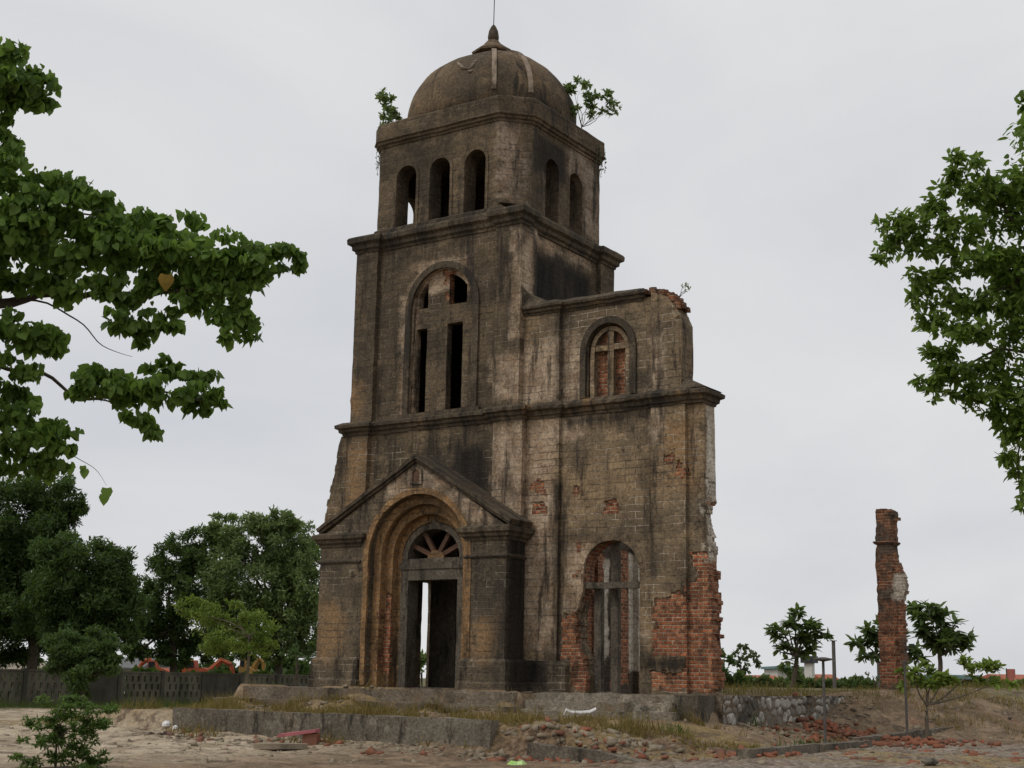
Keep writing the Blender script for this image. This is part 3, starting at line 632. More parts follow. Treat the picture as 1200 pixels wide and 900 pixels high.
# upper wing
top = [(4.36,6.78)] + [(4.37,7.8),(4.36,8.35)] + rag((4.35,8.35), (4.22,8.72), .1, .012) + rag((4.18,8.78), (3.98,9.0), .09, .012) + rag((3.93,9.03), (3.5,9.2), .10, .012) + [(3.3,9.22)]
w = MB(); w.slab('Y', [(1.08,6.76),(3.62,6.76),(3.62,9.08),(1.08,9.08)], [arch(2.40,.60,6.80,7.93,16,.64)], Yw+.10, Yw+.60)
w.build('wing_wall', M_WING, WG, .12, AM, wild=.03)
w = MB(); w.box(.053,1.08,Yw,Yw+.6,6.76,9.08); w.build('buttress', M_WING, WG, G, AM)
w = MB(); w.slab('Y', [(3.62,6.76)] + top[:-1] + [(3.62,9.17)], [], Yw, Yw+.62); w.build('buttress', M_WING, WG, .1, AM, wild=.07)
w = MB(); w.slab('Y', [(1.75,6.79),(3.07,6.79),(3.07,8.7),(1.75,8.7)], [], Yw+.34, Yw+.5); w.build('bricked_window', masonry('window_brick', (.2,.16,.12), (.12,.1,.08), .3, .3, bricks=[(1.7,3.1,0,1,6.85,8.6)]), WG, .1, .008)
w = MB(); w.slab('Y', horseshoe(2.40, .60, .76, 6.79, 7.93, 18, .64, .80), [], Yw+.04, Yw+.14); w.build('hood_mould', M_CORN, WG, .12, .008)
w = MB(); w.slab('Y', horseshoe(2.40, .42, .53, 6.79, 7.93, 18, .48, .58), [], Yw+.16, Yw+.36); w.box(2.33,2.49,Yw+.18,Yw+.36,6.79,8.5); w.box(1.9,2.9,Yw+.185,Yw+.355,7.94,8.08); w.build('window_cross', M_WING, WG, .1, .007)
c = MB(); FPU = [(-.2,Yw),(1.08,Yw),(1.08,Yw+.10),(3.3,Yw+.10),(3.3,Yw+.6),(-.2,Yw+.6)]
cornice(c, FPU, [(-.1,9.0),(.02,9.0),(.03,9.05),(.08,9.07),(.09,9.13),(.15,9.16),(.16,9.22),(.02,9.30),(-.1,9.36)]); c.build('cornice', M_CORN, WG, .12, .013, wild=.05)
c = MB(); c.slab('X', [(.1,9.2),(1.5,9.2),(1.5,9.28),(.05,9.78)], [], -.2, .06); c.sweep([[(-.08,.1,9.2),(1.0,.1,9.2),(1.0,.8,9.2),(-.08,.8,9.2)], [(-.08,.35,9.72),(-.02,.35,9.7),(.3,.8,9.45),(-.08,.8,9.72)]]); c.build('weathering', M_CORN, WG, .15, .012)
# loose bricks left standing along the broken top
lb = MB()
for k in range(46):
    t = random.random(); x = 3.25+.98*t; z = 9.26-.62*max(0, t-.3)**2*1.6; y = Yw+random.uniform(.02,.5)
    lb.box(x, x+random.uniform(.09,.16), y, y+random.uniform(.08,.12), z-.12, z+random.uniform(-.03,.035))
lb.build('broken_bricks', M_BRICKALL, WG, 0, .02, nscale=5)

# ------------------------------------------------------------------ steps, walls and kerbs round it
M_STEPP = weathered('pale_step_concrete', (.27,.235,.18), (.19,.16,.118), .36, .35, .3, False)
def steps(name, label, segs, mat=M_STEP):
    e = tag(empty(name, (segs[0][0], segs[0][2], -.6)), label, 'steps'); L0 = Vector(e.location)
    for x0, x1, y0, y1, z0, z1 in segs:
        m = MB().box(x0, x1, y0, y1, z0, z1); o = m.build('tread', mat, e, .14, .03, nscale=2.2, wild=.14); o.location = -L0
    return e
steps('stone_steps', 'long worn stone steps with grassy treads before the gabled porch', [(-7.3,.95,-1.35,-.5,-.8,-.075), (-7.7,1.1,-1.95,-1.36,-.9,-.36)])
steps('concrete_steps', 'clean cut concrete steps below the arched opening of the broken wing', [(1.15,4.65,-.75,.0,-.85,-.07), (1.0,4.7,-1.05,-.752,-.85,-.235), (.9,4.9,-1.4,-1.053,-.9,-.425)], M_STEPP)
b = MB().box(4.66,5.22,-.85,.05,-.9,-.05).build('concrete_block', M_CONC, None, .15, .02, wild=.05); tag(b, 'squat grey concrete block closing the right end of the wing steps', 'concrete block')
lw = MB().box(-4.75,3.55,-6.05,-5.78,-1.6,-.53); o = lw.build('retaining_wall', M_LWALL, None, .18, .02, wild=.08); tag(o, 'long low dark concrete retaining wall along the sandy ground', 'low wall')
lw = MB().slab('Y', [(4.7,-1.6),(7.0,-1.6),(7.0,-1.12)] + rag((6.9,-1.08), (6.3,-.98), .3, .03) + rag((6.2,-.97), (4.8,-.88), .3, .03) + [(4.7,-.9)], [], -6.6, -6.3); o = lw.build('broken_wall', M_LWALL, None, .15, .03, wild=.1); tag(o, 'short broken stub of dark wall in the rubbly bank below the steps', 'low wall')
o = MB().box(8.15,8.4,-5.4,.6,-1.5,-.88).build('kerb', M_LWALL, None, .2, .02, wild=.06); tag(o, 'short dark kerb ending beside the grassy patch in front of the rough stone wall', 'kerb')
o = MB().sweep([[(x-.12,y,-1.5),(x+.12,y,-1.5),(x+.12,y,z),(x-.12,y,z)] for x, y, z in ((7.3,2.6,-.92),(7.5,6,-.82),(7.9,9,-.72),(8.6,13,-.62))]).build('kerb', M_LWALL, None, .25, .03, wild=.06); tag(o, 'long thin kerb running below the earth mound with the brick pillar', 'kerb')
o = MB().box(5.35,6.6,9.1,9.35,-1.0,-.32).build('broken_wall', M_LWALL, None, .2, .03, wild=.08); tag(o, 'small block of plain wall at the far end of the rough stone wall', 'low wall')

# rubble-stone retaining wall, its stones worked into the mesh
def stone_wall():
    e = tag(empty('stone_wall', (5.3, .1, -1.0)), 'rough rubble stone retaining wall right of the tower', 'stone wall'); L0 = np.array(e.location)
    y0, y1, z0, z1 = .06, 9.95, -1.35, -.06; h = .03
    ys = np.arange(y0, y1, h); zs = np.arange(z0, z1+.001, h); Yg, Zg = np.meshgrid(ys, zs)
    sy, sz = np.meshgrid(np.arange(y0-.3, y1+.3, .30), np.arange(z0-.3, z1+.3, .21)); n = sy.size
    S = np.stack([sy.ravel()+RNG.uniform(-.13,.13,n), sz.ravel()+RNG.uniform(-.09,.09,n)], 1); tone = RNG.uniform(0, 1, n)
    Q = np.stack([Yg.ravel(), Zg.ravel()*1.0], 1); Q = Q + .02*np.stack([fbm(Q[:,0]*6, Q[:,1]*6, 2), fbm(Q[:,0]*6, Q[:,1]*6, 4)], 1)*4
    dd = np.empty((len(Q), 2)); idx = np.empty(len(Q), int)
    for a in range(0, len(Q), 2000):
        d = np.hypot(Q[a:a+2000,None,0]-S[None,:,0], (Q[a:a+2000,None,1]-S[None,:,1])*1.3); i = np.argpartition(d, 1, axis=1)[:, :2]
        v = np.take_along_axis(d, i, 1); o = np.argsort(v, axis=1); i = np.take_along_axis(i, o, 1); dd[a:a+2000] = np.take_along_axis(v, o, 1); idx[a:a+2000] = i[:, 0]
    edge = sst(.0, .075, dd[:,1]-dd[:,0]); bulge = edge*(.05+.05*tone[idx]) + fbm(Q[:,0]*9, Q[:,1]*9, 7)*.03
    V = np.stack([5.3+bulge, Q[:,0], Q[:,1]], 1) - L0; nx, ny = len(ys), len(zs)
    I = (np.arange(ny-1)[:,None]*nx+np.arange(nx-1)[None,:]).reshape(-1)
    s = NT('rubble_stone'); at_ = s.n('ShaderNodeAttribute'); at_.attribute_name = 'stone'; o3 = s.sep(at_.outputs['Color'])
    c = s.mix(o3[1], (.14,.125,.10), (.44,.41,.36)); n1 = s.noise(s.co, 5, 6, .7); n2 = s.noise(s.co, 25, 4, .7)
    c = s.mix(s.mr(n1, .5, .68, 0, .75), c, (.055,.05,.042)); c = s.mix(s.mr(s.noise(s.co, 1.0, 5, .7), .50, .62, 0, .85), c, (.04,.036,.03)); c = s.mix(s.mr(o3[0], .7, .2, 0, .85), c, (.035,.03,.025))
    c = s.mix(1.0, c, s.mix(n2, (.6,.6,.6), (1.4,1.4,1.4)), 'MULTIPLY'); s.color(c); s.normal(s.bump(n1, .5, .03))
    ob = raw('stone_face', V, np.stack([I, I+1, I+nx+1, I+nx], 1), s.m, e)
    ca = ob.data.color_attributes.new('stone', 'FLOAT_COLOR', 'POINT'); buf = np.ones((len(V), 4), np.float32); buf[:,0] = edge; buf[:,1] = tone[idx]; ca.data.foreach_set('color', buf.ravel())
    c = MB(); c.box(4.75,5.35,.04,10.0,-1.4,-.075); o = c.build('wall_core', M_STEP, e, .2, .02, wild=.05); o.location = -Vector(L0)
stone_wall()

# ------------------------------------------------------------------ broken brick pillar
bp = onplane(1048, 806, 1, 10.4); bp[2] = ground(bp[0], bp[1])-.05
P_ = tag(empty('brick_pillar', tuple(bp), 0.0), 'tall broken brick pillar standing alone on the mound', 'brick pillar')
sh = MB(); rings = []
H = 4.95
def sec(z, k):
    j = lambda: random.uniform(-.018,.018)
    return [(-.32*k+j(), -.20, z), (.14*k+j(), -.21, z), (.20+j(), -.05, z), (.20+j(), .20, z), (-.32*k+j(), .20, z)]
zs = np.arange(0, H, .082)
sh.sweep([[(x+mnoise.noise(Vector((x*4, y*4, z*3)))*.05, y+mnoise.noise(Vector((x*4, y*4, z*3+9)))*.05, z) for x, y, _ in sec(z, 1.0-.05*z/H)] for z in zs for z in (z,)])
sh.build('shaft', M_BRICKALL, P_, 0, .012)
br = MB(); br.slab('Y', [(.14,-.1),(.36,-.1)] + rag((.36,0), (.34,2.45), .085, .03) + rag((.36,2.45), (.50,2.9), .085, .03) + rag((.50,2.9), (.22,3.5), .085, .04) + [(.12,3.5)], [], -.08, .18); br.build('broken_stub', M_BRICKALL, P_, .09, .015, wild=.08)
bd = MB(); cornice(bd, [(-.32,-.22),(.19,-.22),(.19,.21),(-.32,.21)], [(-.05,3.95),(.02,3.98),(.06,4.04),(.03,4.07),(-.05,4.07)]); bd.build('string_course', M_BRICKALL, P_, .12, .015, wild=.08)
tp = MB()
for k in range(12):
    x = random.uniform(-.3,.05); y = random.uniform(-.2,.1); tp.box(x, x+.2, y, y+.1, H-.15, H+random.uniform(-.06,.04)-max(0, x)*.3)
tp.box(.10,.36,-.12,.02,H-.30,H-.22); tp.build('broken_top', M_BRICKALL, P_, 0, .02, nscale=5)

# ------------------------------------------------------------------ foliage
LEAF = {'diamond': (np.array([(0,0,0),(.32,.5,.05),(0,1,0),(-.32,.5,.05)]), np.array([(0,1,2,3)])),
        'long': (np.array([(0,0,0),(.17,.45,.06),(0,1,-.04),(-.17,.45,.06)]), np.array([(0,1,2,3)])),
        'heart': (np.array([(0,0,0),(.36,-.08,-.02),(.50,.25,-.10),(.34,.62,-.14),(0,1.05,-.16),(0,.5,.05),(-.34,.62,-.14),(-.50,.25,-.10),(-.36,-.08,-.02)]),
                  np.array([(0,1,2,5),(2,3,4,5),(5,4,6,7),(0,5,7,8)])),
        'oval': (np.array([(0,0,0),(.20,.3,.03),(.17,.7,.0),(0,1,-.08),(-.17,.7,.0),(-.20,.3,.03),(0,.5,-.03)]), np.array([(0,1,2,6),(6,2,3,4),(0,6,4,5)]))}
def unit(a): return a/np.maximum(np.linalg.norm(a, axis=-1, keepdims=True), 1e-6)
def leaf_mesh(name, P, L_, N_, size, shape, mat, parent):
    """P base points, L_ length directions, N_ rough normals, sizes"""
    T, F = LEAF[shape]; L_ = unit(L_); X = unit(np.cross(L_, N_)); Z = np.cross(X, L_); k = len(T)
    V = P[:,None,:] + size[:,None,None]*(T[None,:,0:1]*X[:,None,:]+T[None,:,1:2]*L_[:,None,:]+T[None,:,2:3]*Z[:,None,:])
    Fx = (np.arange(len(P))[:,None,None]*k+F[None]).reshape(-1, F.shape[1]); return raw(name, V.reshape(-1,3), Fx, mat, parent)
def blob_points(blobs, dep, n_per, sub=14, spread=.34, squash=.8):
    """clumped points in ellipsoids given by direction, half size in view and distance"""
    out = []
    for b in blobs:
        px, py, rx, ry = b[:4]; dd = dep + (b[4] if len(b) > 4 else RNG.uniform(-.5,.5)*rx*dep/FPX)
        c = at(px, py, dd); a, h = rx*dd/FPX, ry*dd/FPX; g = max(h, a*squash)
        n = int(n_per*(rx*ry)/1000.)+6; m = max(3, int(sub*(rx*ry/1000.)**.6))
        u = unit(RNG.normal(size=(m,3)))*(RNG.uniform(.25,1,m)**.45)[:,None]
        s_ = RNG.integers(0, m, n); q = u[s_] + unit(RNG.normal(size=(n,3)))*(RNG.uniform(0,1,n)**.5*spread)[:,None]
        out.append(c + q[:,0:1]*a*R_ + q[:,1:2]*g*np.array([D_[0], D_[1], 0]) + q[:,2:3]*h*np.array([0,0,1]))
    return np.concatenate(out)
def limb(mb, a, b, r0, r1, bend=.12, n=6, sag=0.0):
    a, b = np.array(a), np.array(b); ln = np.linalg.norm(b-a); o1, o2 = RNG.normal(size=3)*bend*ln*.5, RNG.normal(size=3)*bend*ln*.3
    pts = [a+(b-a)*t+o1*math.sin(math.pi*t)+o2*math.sin(2*math.pi*t)+np.array([0,0,sag*ln*math.sin(math.pi*t)]) for t in np.linspace(0,1,n)]
    mb.tube(pts, list(np.linspace(r0, r1, n)), 7)
TREE_K = 1.0
def smooth_path(q, k=5):
    q = [np.array(a, float) for a in q]; q = [2*q[0]-q[1]] + q + [2*q[-1]-q[-2]]; r = []
    for i in range(1, len(q)-2):
        for t in np.linspace(0, 1, k, endpoint=False):
            a, b, c, d = q[i-1:i+3]; r.append(.5*((2*b)+(c-a)*t+(2*a-5*b+4*c-d)*t*t+(3*b-a-3*c+d)*t**3))
    return r + [q[-2]]
def tree(name, label, cat, base, dep, blobs, mat, n_per=200, leaf='diamond', size=(.15,.3), trunk_r=.15, fork=None, droop=.0, bark=None, group=None, sub=14, spread=.34, twig=True, flat=0.0, squash=.8, branches=None, spare=0):
    base = np.array(base, float); e = tag(empty(name, tuple(base)), label, cat, group)
    P = blob_points(blobs, dep, n_per, sub, spread, squash); n = len(P)
    d = RNG.normal(size=(n,3)); d[:,2] = d[:,2]*(1-flat) - droop*1.6
    N = RNG.normal(size=(n,3)); N[:,2] = abs(N[:,2])+.3+flat*3
    leaf_mesh('crown', P-base, d, N, RNG.uniform(size[0], size[1], n), leaf, mat, e)
    tb = MB(); top = np.array(fork if fork is not None else base+np.array([0,0,1.0]))
    limb(tb, base-base-np.array([0,0,.15]), top-base, trunk_r, trunk_r*.75, .04, 8)
    for i, b in enumerate(blobs):
        if branches is not None and i not in branches: continue
        c = at(b[0], b[1]+b[3]*.2, dep+(b[4] if len(b) > 4 else 0)); limb(tb, top-base, c-base, trunk_r*.5, trunk_r*.09, .10, 7)
    tb.build('trunk', bark or M_BARK, e); return e
def gbase(px, dep, py=800):
    p = at(px, py, dep); return (p[0], p[1], float(ground(p[0], p[1])))

F_DARK = foliage('dark_foliage', (.045,.08,.025), (.095,.15,.045), .40)
F_DARK2 = foliage('deep_green_foliage', (.055,.095,.03), (.105,.16,.05), .40)
F_MID = foliage('mid_foliage', (.14,.20,.075), (.26,.33,.13), .48)
F_LIGHT = foliage('fresh_foliage', (.15,.215,.038), (.26,.34,.07), .45)
F_HEART = foliage('broad_leaf', (.10,.18,.034), (.23,.36,.072), .55, .42)
F_RIGHT = foliage('glossy_leaf', (.11,.185,.035), (.25,.36,.07), .55, .42)
F_FAR = foliage('far_foliage', (.08,.12,.045), (.15,.20,.075), .45)
F_GREY = foliage('grey_green_foliage', (.06,.08,.04), (.11,.135,.065))

GT = 'trees behind the fence'
tree('broad_tree', 'tallest dark tree behind the left end of the fence', 'tree', gbase(35,64), 64,
     [(10,610,70,55),(62,592,36,32),(-40,660,70,70),(0,690,70,60),(30,655,60,45),(88,600,14,12),(-60,740,80,40),(20,745,60,35)], F_DARK, 5200, 'long', size=(.15,.30), trunk_r=.28, fork=at(35,735,64), group=GT, sub=34, spread=.25)
tree('broad_tree', 'rounded dark green tree second from the left behind the fence', 'tree', gbase(112,60), 60,
     [(85,675,55,48),(125,668,35,35),(140,700,25,38),(105,705,60,40),(60,710,55,40),(150,728,16,24),(110,740,50,25)], F_DARK, 5200, 'long', size=(.14,.30), trunk_r=.22, fork=at(110,740,60), group=GT, sub=34, spread=.25)
tree('broad_tree', 'tree with an open top between the dark tree and the bushy tree', 'tree', gbase(205,72), 72,
     [(205,650,28,28),(235,645,32,28),(195,690,30,38),(240,690,38,36),(175,720,20,30),(225,735,40,26),(180,755,26,18),(205,765,26,14),(235,768,18,12),(160,762,16,14)], F_DARK2, 4600, 'long', size=(.15,.32), trunk_r=.22, fork=at(205,735,72), group=GT, sub=34, spread=.25)
tree('broad_tree', 'bushy mid green tree beside the left edge of the tower', 'tree', gbase(325,70), 70,
     [(262,615,18,15),(300,635,42,32),(325,615,26,16),(335,640,36,32),(350,660,24,34),(290,680,52,40),(345,700,34,40),(270,720,40,30),(320,740,50,26),(365,740,20,34),(358,690,22,50),(260,752,30,18),(330,764,30,14),(300,762,26,12)], F_MID, 4400, 'long', size=(.15,.32), trunk_r=.22, fork=at(325,735,70), group=GT, sub=34, spread=.25)
tree('young_tree', 'slender pale green young tree in front of the fence', 'tree', gbase(287,47,803), 47,
     [(222,712,20,13),(245,722,24,18),(275,722,26,16),(300,735,28,22),(265,748,34,18),(310,758,20,12),(250,760,18,10)], F_LIGHT, 1700, 'long', size=(.10,.22), trunk_r=.06, fork=at(292,745,47), bark=M_BARKL, sub=20, branches=(0,1,2,3,4,5))
tree('leafy_bush', 'dark leafy bush overhanging the fence', 'bush', gbase(100,53,818), 53,
     [(95,757,42,20),(75,765,30,18),(120,755,26,16),(100,785,38,22),(85,795,30,20),(135,765,14,10)], F_DARK2, 4600, 'long', size=(.12,.26), trunk_r=.10, fork=at(98,790,53))
tree('slim_tree', 'two thin dark stems of a tree beside the tower base', 'tree', gbase(350,66), 66, [(345,765,20,10),(368,765,14,12)], F_DARK, 400, size=(.13,.28), trunk_r=.09, fork=at(348,770,66))

# right-hand distance
tree('almond_tree', 'umbrella shaped almond tree with dark tiered leaves between tower and pillar', 'tree', gbase(926,72), 72,
     [(933,720,9,5),(922,729,14,5),(912,737,10,4),(938,731,16,6),(950,738,10,6),(912,746,9,4),(930,745,16,7),(945,749,12,6),(962,749,10,6),(920,755,9,3),(953,759,9,4),(940,765,11,5),(912,762,5,2.5),(924,773,4,2)], F_FAR, 900, 'oval', (.35,.60), .14, at(934,770,72), flat=.5, sub=10, spread=.5)
tree('leafy_bush', 'dark bush at the foot of the tiered almond tree', 'bush', gbase(930,76), 76, [(930,790,14,10),(940,796,14,9),(922,786,8,6)], F_FAR, 800, size=(.2,.4), trunk_r=.06, fork=at(930,796,76))
tree('leafy_bush', 'thick dark bush right beside the broken wing', 'bush', gbase(852,52,806), 52, [(848,775,10,10),(856,788,18,14),(850,797,18,10),(842,765,5,6),(866,798,12,8)], F_DARK, 900, size=(.14,.30), trunk_r=.06, fork=at(852,798,52))
tree('thin_tree', 'thin pale leaved tree leaning out behind the bush by the wing', 'tree', gbase(868,58,806), 58, [(868,760,9,4),(878,770,12,5),(866,772,10,6),(884,778,8,4),(874,784,9,5)], F_GREY, 700, size=(.14,.28), trunk_r=.05, fork=at(868,785,58))
tree('almond_tree', 'tiered almond tree spreading right behind the brick pillar', 'tree', gbase(1097,62), 62,
     [(1078,712,13,4),(1092,712,10,4),(1082,724,16,6),(1104,722,12,5),(1114,733,12,6),(1078,740,12,8),(1098,742,18,7),(1120,745,10,4),(1132,748,10,5),(1108,752,18,7),(1122,758,12,5),(1095,755,14,6)], F_FAR, 950, 'oval', (.35,.58), .13, at(1101,768,62), flat=.5, sub=10, spread=.5)
tree('almond_tree', 'tiered almond tree with its boughs poking out left of the brick pillar', 'tree', gbase(1046,64), 64,
     [(1020,738,12,5),(1032,735,10,5),(1006,751,9,4),(1022,754,12,5),(1034,752,10,6),(1018,769,10,3),(1032,768,8,4),(1072,764,9,6),(1075,772,8,4),(1050,745,18,10)], F_FAR, 950, 'oval', (.35,.58), .12, at(1046,780,64), flat=.5, sub=10, spread=.5)
tree('sapling', 'bright green young tree with forked stem in front of the earth mound', 'tree', gbase(1085,32.5,855), 32.5,
     [(1083,783,22,6),(1068,788,14,5),(1100,790,14,5),(1080,800,24,6),(1108,801,20,5),(1060,803,12,3),(1128,776,14,4),(1142,783,16,6),(1160,776,16,5),(1168,783,10,4),(1150,793,10,6),(1176,800,14,5),(1090,794,20,5)], F_LIGHT, 900, 'oval', (.12,.22), .055, at(1086,826,32.5), flat=.35, bark=M_BARKL, sub=10, branches=(0,1,2,4,8,11))
tree('twiggy_bush', 'wispy bare bush at the left foot of the brick pillar', 'bush', gbase(1024,45,806), 45, [(1022,790,8,8),(1028,798,7,6)], F_GREY, 260, size=(.06,.12), trunk_r=.03, fork=at(1025,798,45))

# sapling at the front left
tree('sapling', 'dark green feathery sapling at the front of the sand', 'bush', gbase(66,20,905), 20,
     [(75,822,42,7),(112,832,38,5),(60,838,34,8),(100,846,30,8),(45,850,24,6),(128,848,20,5),(70,858,30,10),(98,862,16,18),(52,868,28,7),(75,880,34,9),(40,888,26,7),(105,885,20,6),(70,900,50,8),(120,893,14,5)], foliage('sapling_leaf', (.055,.11,.026), (.13,.20,.05), .45), 2000, 'oval', (.04,.085), .02, at(66,868,20), flat=.3, sub=22, spread=.3)

# plants growing on the tower
def roof_plant(label, root, blobs, ax, val, nper=420, sz=(.09,.19)):
    dep = float((np.array(root)-CAM)@D_); return tree('wall_plant', label, 'plant', root, dep, blobs, F_MID, nper, 'oval', sz, .022, np.array(root)+np.array([0,0,.2]), sub=12, spread=.3)
tree('leafy_bush', 'bush behind the tower glimpsed through the doorway', 'bush', gbase(495,52), 52, [(492,770,10,8),(500,780,12,10),(488,785,10,8)], F_MID, 900, size=(.14,.3), trunk_r=.05, fork=at(494,790,52))
roof_plant('small leafy plant rooted on the left corner of the parapet', (-4.95,1.0,15.02), [(452,110,9,8),(448,122,9,11),(459,124,10,9),(463,134,8,7),(450,138,9,11),(455,148,7,6)], 0, 0, 1100)
roof_plant('spreading leafy bush rooted on the right edge of the parapet', (-.25,3.4,15.02), [(668,95,12,8),(680,104,17,10),(690,118,17,11),(702,110,12,7),(716,118,9,6),(680,130,14,9),(698,132,9,5),(712,131,7,4),(722,128,4,4)], 0, 0, 1000)
roof_plant('tiny sprig on the broken top of the wing', (4.2,.45,8.8), [(802,334,3,4),(806,338,3,3),(803,341,2,3)], 0, 0, 900, (.05,.09))
# hanging dry roots by the parapet
def hang(label, p0, n, side):
    e = tag(empty('hanging_creeper', p0), label, 'creeper'); m = MB(); on = []
    for k in range(n):
        a = np.array([0, random.uniform(-.35,.3), .12]); L_ = random.uniform(.4,1.1); w_ = random.uniform(.02,.09)*side
        pts = [a-np.array([.14*side, 0, 0])] + [a+np.array([w_*t+random.uniform(-.02,.02), random.uniform(-.05,.05), -t*L_]) for t in np.linspace(0, 1, 7)]
        m.tube(pts, .0055, 4); on += pts[2:]
    m.build('stem', M_BARKL, e); P = np.array([q for q in on for _ in range(2)]); n2 = len(P)
    leaf_mesh('foliage', P, RNG.normal(size=(n2,3)), RNG.normal(size=(n2,3)), RNG.uniform(.04,.10,n2), 'diamond', F_GREY, e)
hang('dry creeper dangling from the right end of the parapet', (-.05,4.2,14.75), 6, 1)
hang('dry creeper dangling from the left corner of the parapet', (-5.13,.75,14.8), 6, -1)

# big tree reaching in from the left, its trunk outside the picture
lb_ = at(-190, 900, 11.5); lbase = (lb_[0], lb_[1], float(ground(lb_[0], lb_[1])))
LB = [(20,80,45,24),(50,100,26,26),(10,118,38,26),(-30,90,50,50),(0,158,22,20),(15,195,40,22),(55,225,48,26),(5,245,50,36),(105,245,44,22),(150,262,40,18),(60,268,50,22),
      (205,268,42,18),(200,290,40,20),(250,290,46,18),(255,312,40,20),(300,300,36,16),(330,300,26,13),(345,305,14,10),(285,330,40,24),(255,350,36,24),(278,380,28,20),(240,330,40,24),(120,285,50,24),(170,305,40,24),
      (30,310,50,30),(90,325,45,24),(160,338,40,18),(215,335,34,20),(150,372,36,12),(175,392,18,10),(200,375,24,12),
      (20,385,46,20),(65,400,26,16),(95,455,24,14),(125,440,34,16),(160,450,40,18),(205,455,40,16),(235,468,26,14),(255,465,16,10),(170,508,16,12),(165,485,20,10),(190,428,22,12),(225,440,24,10),
      (10,470,40,20),(20,505,50,24),(65,510,30,18),(30,545,50,18),(85,522,14,10),(10,430,40,16),(-60,300,70,90),(-70,450,70,70),(-100,150,70,70),(-150,350,90,120)]
lt = tree('hibiscus_tree', 'large heart leaved tree reaching in from the left edge', 'tree', lbase, 11.5, LB, F_HEART, 330, 'heart', (.035,.098), .17, at(-185,470,11.5), droop=1.1, sub=12, spread=.42, squash=.7, branches=())
tb = MB(); bb = np.array(lbase)
for pts, r in (([(-185,470),(-120,410),(-40,372),(30,350),(110,345),(190,345),(270,325),(330,305)], .06), ([(-40,372),(0,352),(60,335),(130,300),(200,285)], .025), ([(30,350),(90,372),(120,408),(155,415)], .012), ([(-185,470),(-100,440),(-20,428),(50,440),(105,468),(190,462),(245,468)], .035), ([(105,468),(150,480),(170,505)], .012),
               ([(-185,470),(-150,350),(-90,230),(-20,160),(30,105)], .05), ([(-120,290),(-40,250),(60,240),(140,265)], .03), ([(-185,470),(-100,490),(-20,500),(60,515)], .03), ([(60,515),(92,535),(112,552),(125,572)], .006)):
    q_ = smooth_path(pts); tb.tube([at(a, b+3*math.sin(a*.09), 11.75+.25*math.sin(a*.02)) - bb for a, b in q_], list(np.linspace(r*.8, r*.16, len(q_))), 6)
tb.build('bough', M_BARK, lt)
P = np.array([at(125,572,11.5), at(122,580,11.55), at(97,546,11.5), at(99,550,11.5), at(195,322,11.2)])-bb
leaf_mesh('foliage', P[:4], np.array([(0,0,-1.)]*4)+RNG.normal(size=(4,3))*.2, np.array([(.6,-.8,.1)]*4), np.array([.10,.09,.06,.08]), 'heart', F_HEART, lt)
leaf_mesh('yellow_leaf', P[4:], np.array([(0,0.05,-1.)]), np.array([(.75,-.6,.25)]), np.array([.13]), 'heart', simple('yellow_leaf_skin', (.26,.17,.03), (.17,.12,.03), 14), lt)

rb_ = at(1400, 900, 13.0); rbase = (rb_[0], rb_[1], float(ground(rb_[0], rb_[1])))
RB = [(1135,192,24,16),(1120,215,20,14),(1150,225,30,22),(1100,250,24,18),(1130,265,30,18),(1075,262,18,12),(1050,262,20,14),(1062,285,26,12),(1035,290,16,8),(1028,304,14,5),(1095,290,26,14),(1180,225,26,24),(1175,262,24,18),
      (1140,305,36,18),(1175,310,30,22),(1100,322,32,16),(1075,345,16,12),(1090,370,20,12),(1120,350,36,18),(1165,350,36,20),(1190,330,24,40),(1130,385,34,14),(1175,395,32,22),(1105,415,22,14),(1090,440,18,14),(1100,462,20,8),(1125,430,30,18),(1165,435,34,18),(1145,465,28,14),(1185,470,24,24),(1165,490,22,10),
      (1190,510,18,16),(1180,535,10,10),(1195,560,10,18),(1197,590,5,14),(1200,115,10,12),(1230,200,50,60),(1240,330,60,90),(1250,470,60,90),(1300,300,80,150),(1350,450,80,120)]
rt = tree('leafy_tree', 'leafy green tree reaching in from the right edge', 'tree', rbase, 13.0, RB, F_RIGHT, 620, 'oval', (.045,.115), .16, at(1395,560,13), droop=.25, sub=16, spread=.40, squash=.7, branches=())
tb = MB(); bb = np.array(rbase)
for pts, r in (([(1395,560),(1330,440),(1260,370),(1200,330),(1140,300),(1070,280),(1030,300)], .055), ([(1260,370),(1220,300),(1180,250),(1140,205)], .03), ([(1330,440),(1260,420),(1190,410),(1130,425),(1095,440)], .03), ([(1200,330),(1150,350),(1100,360)], .015), ([(1395,560),(1300,500),(1230,490),(1195,520),(1196,590)], .03), ([(1260,420),(1200,450),(1150,465)], .015)):
    q_ = smooth_path(pts); tb.tube([at(a, b+3*math.sin(a*.09), 13.25+.25*math.sin(a*.02)) - bb for a, b in q_], list(np.linspace(r*.8, r*.16, len(q_))), 6)
tb.build('bough', M_BARK, rt)

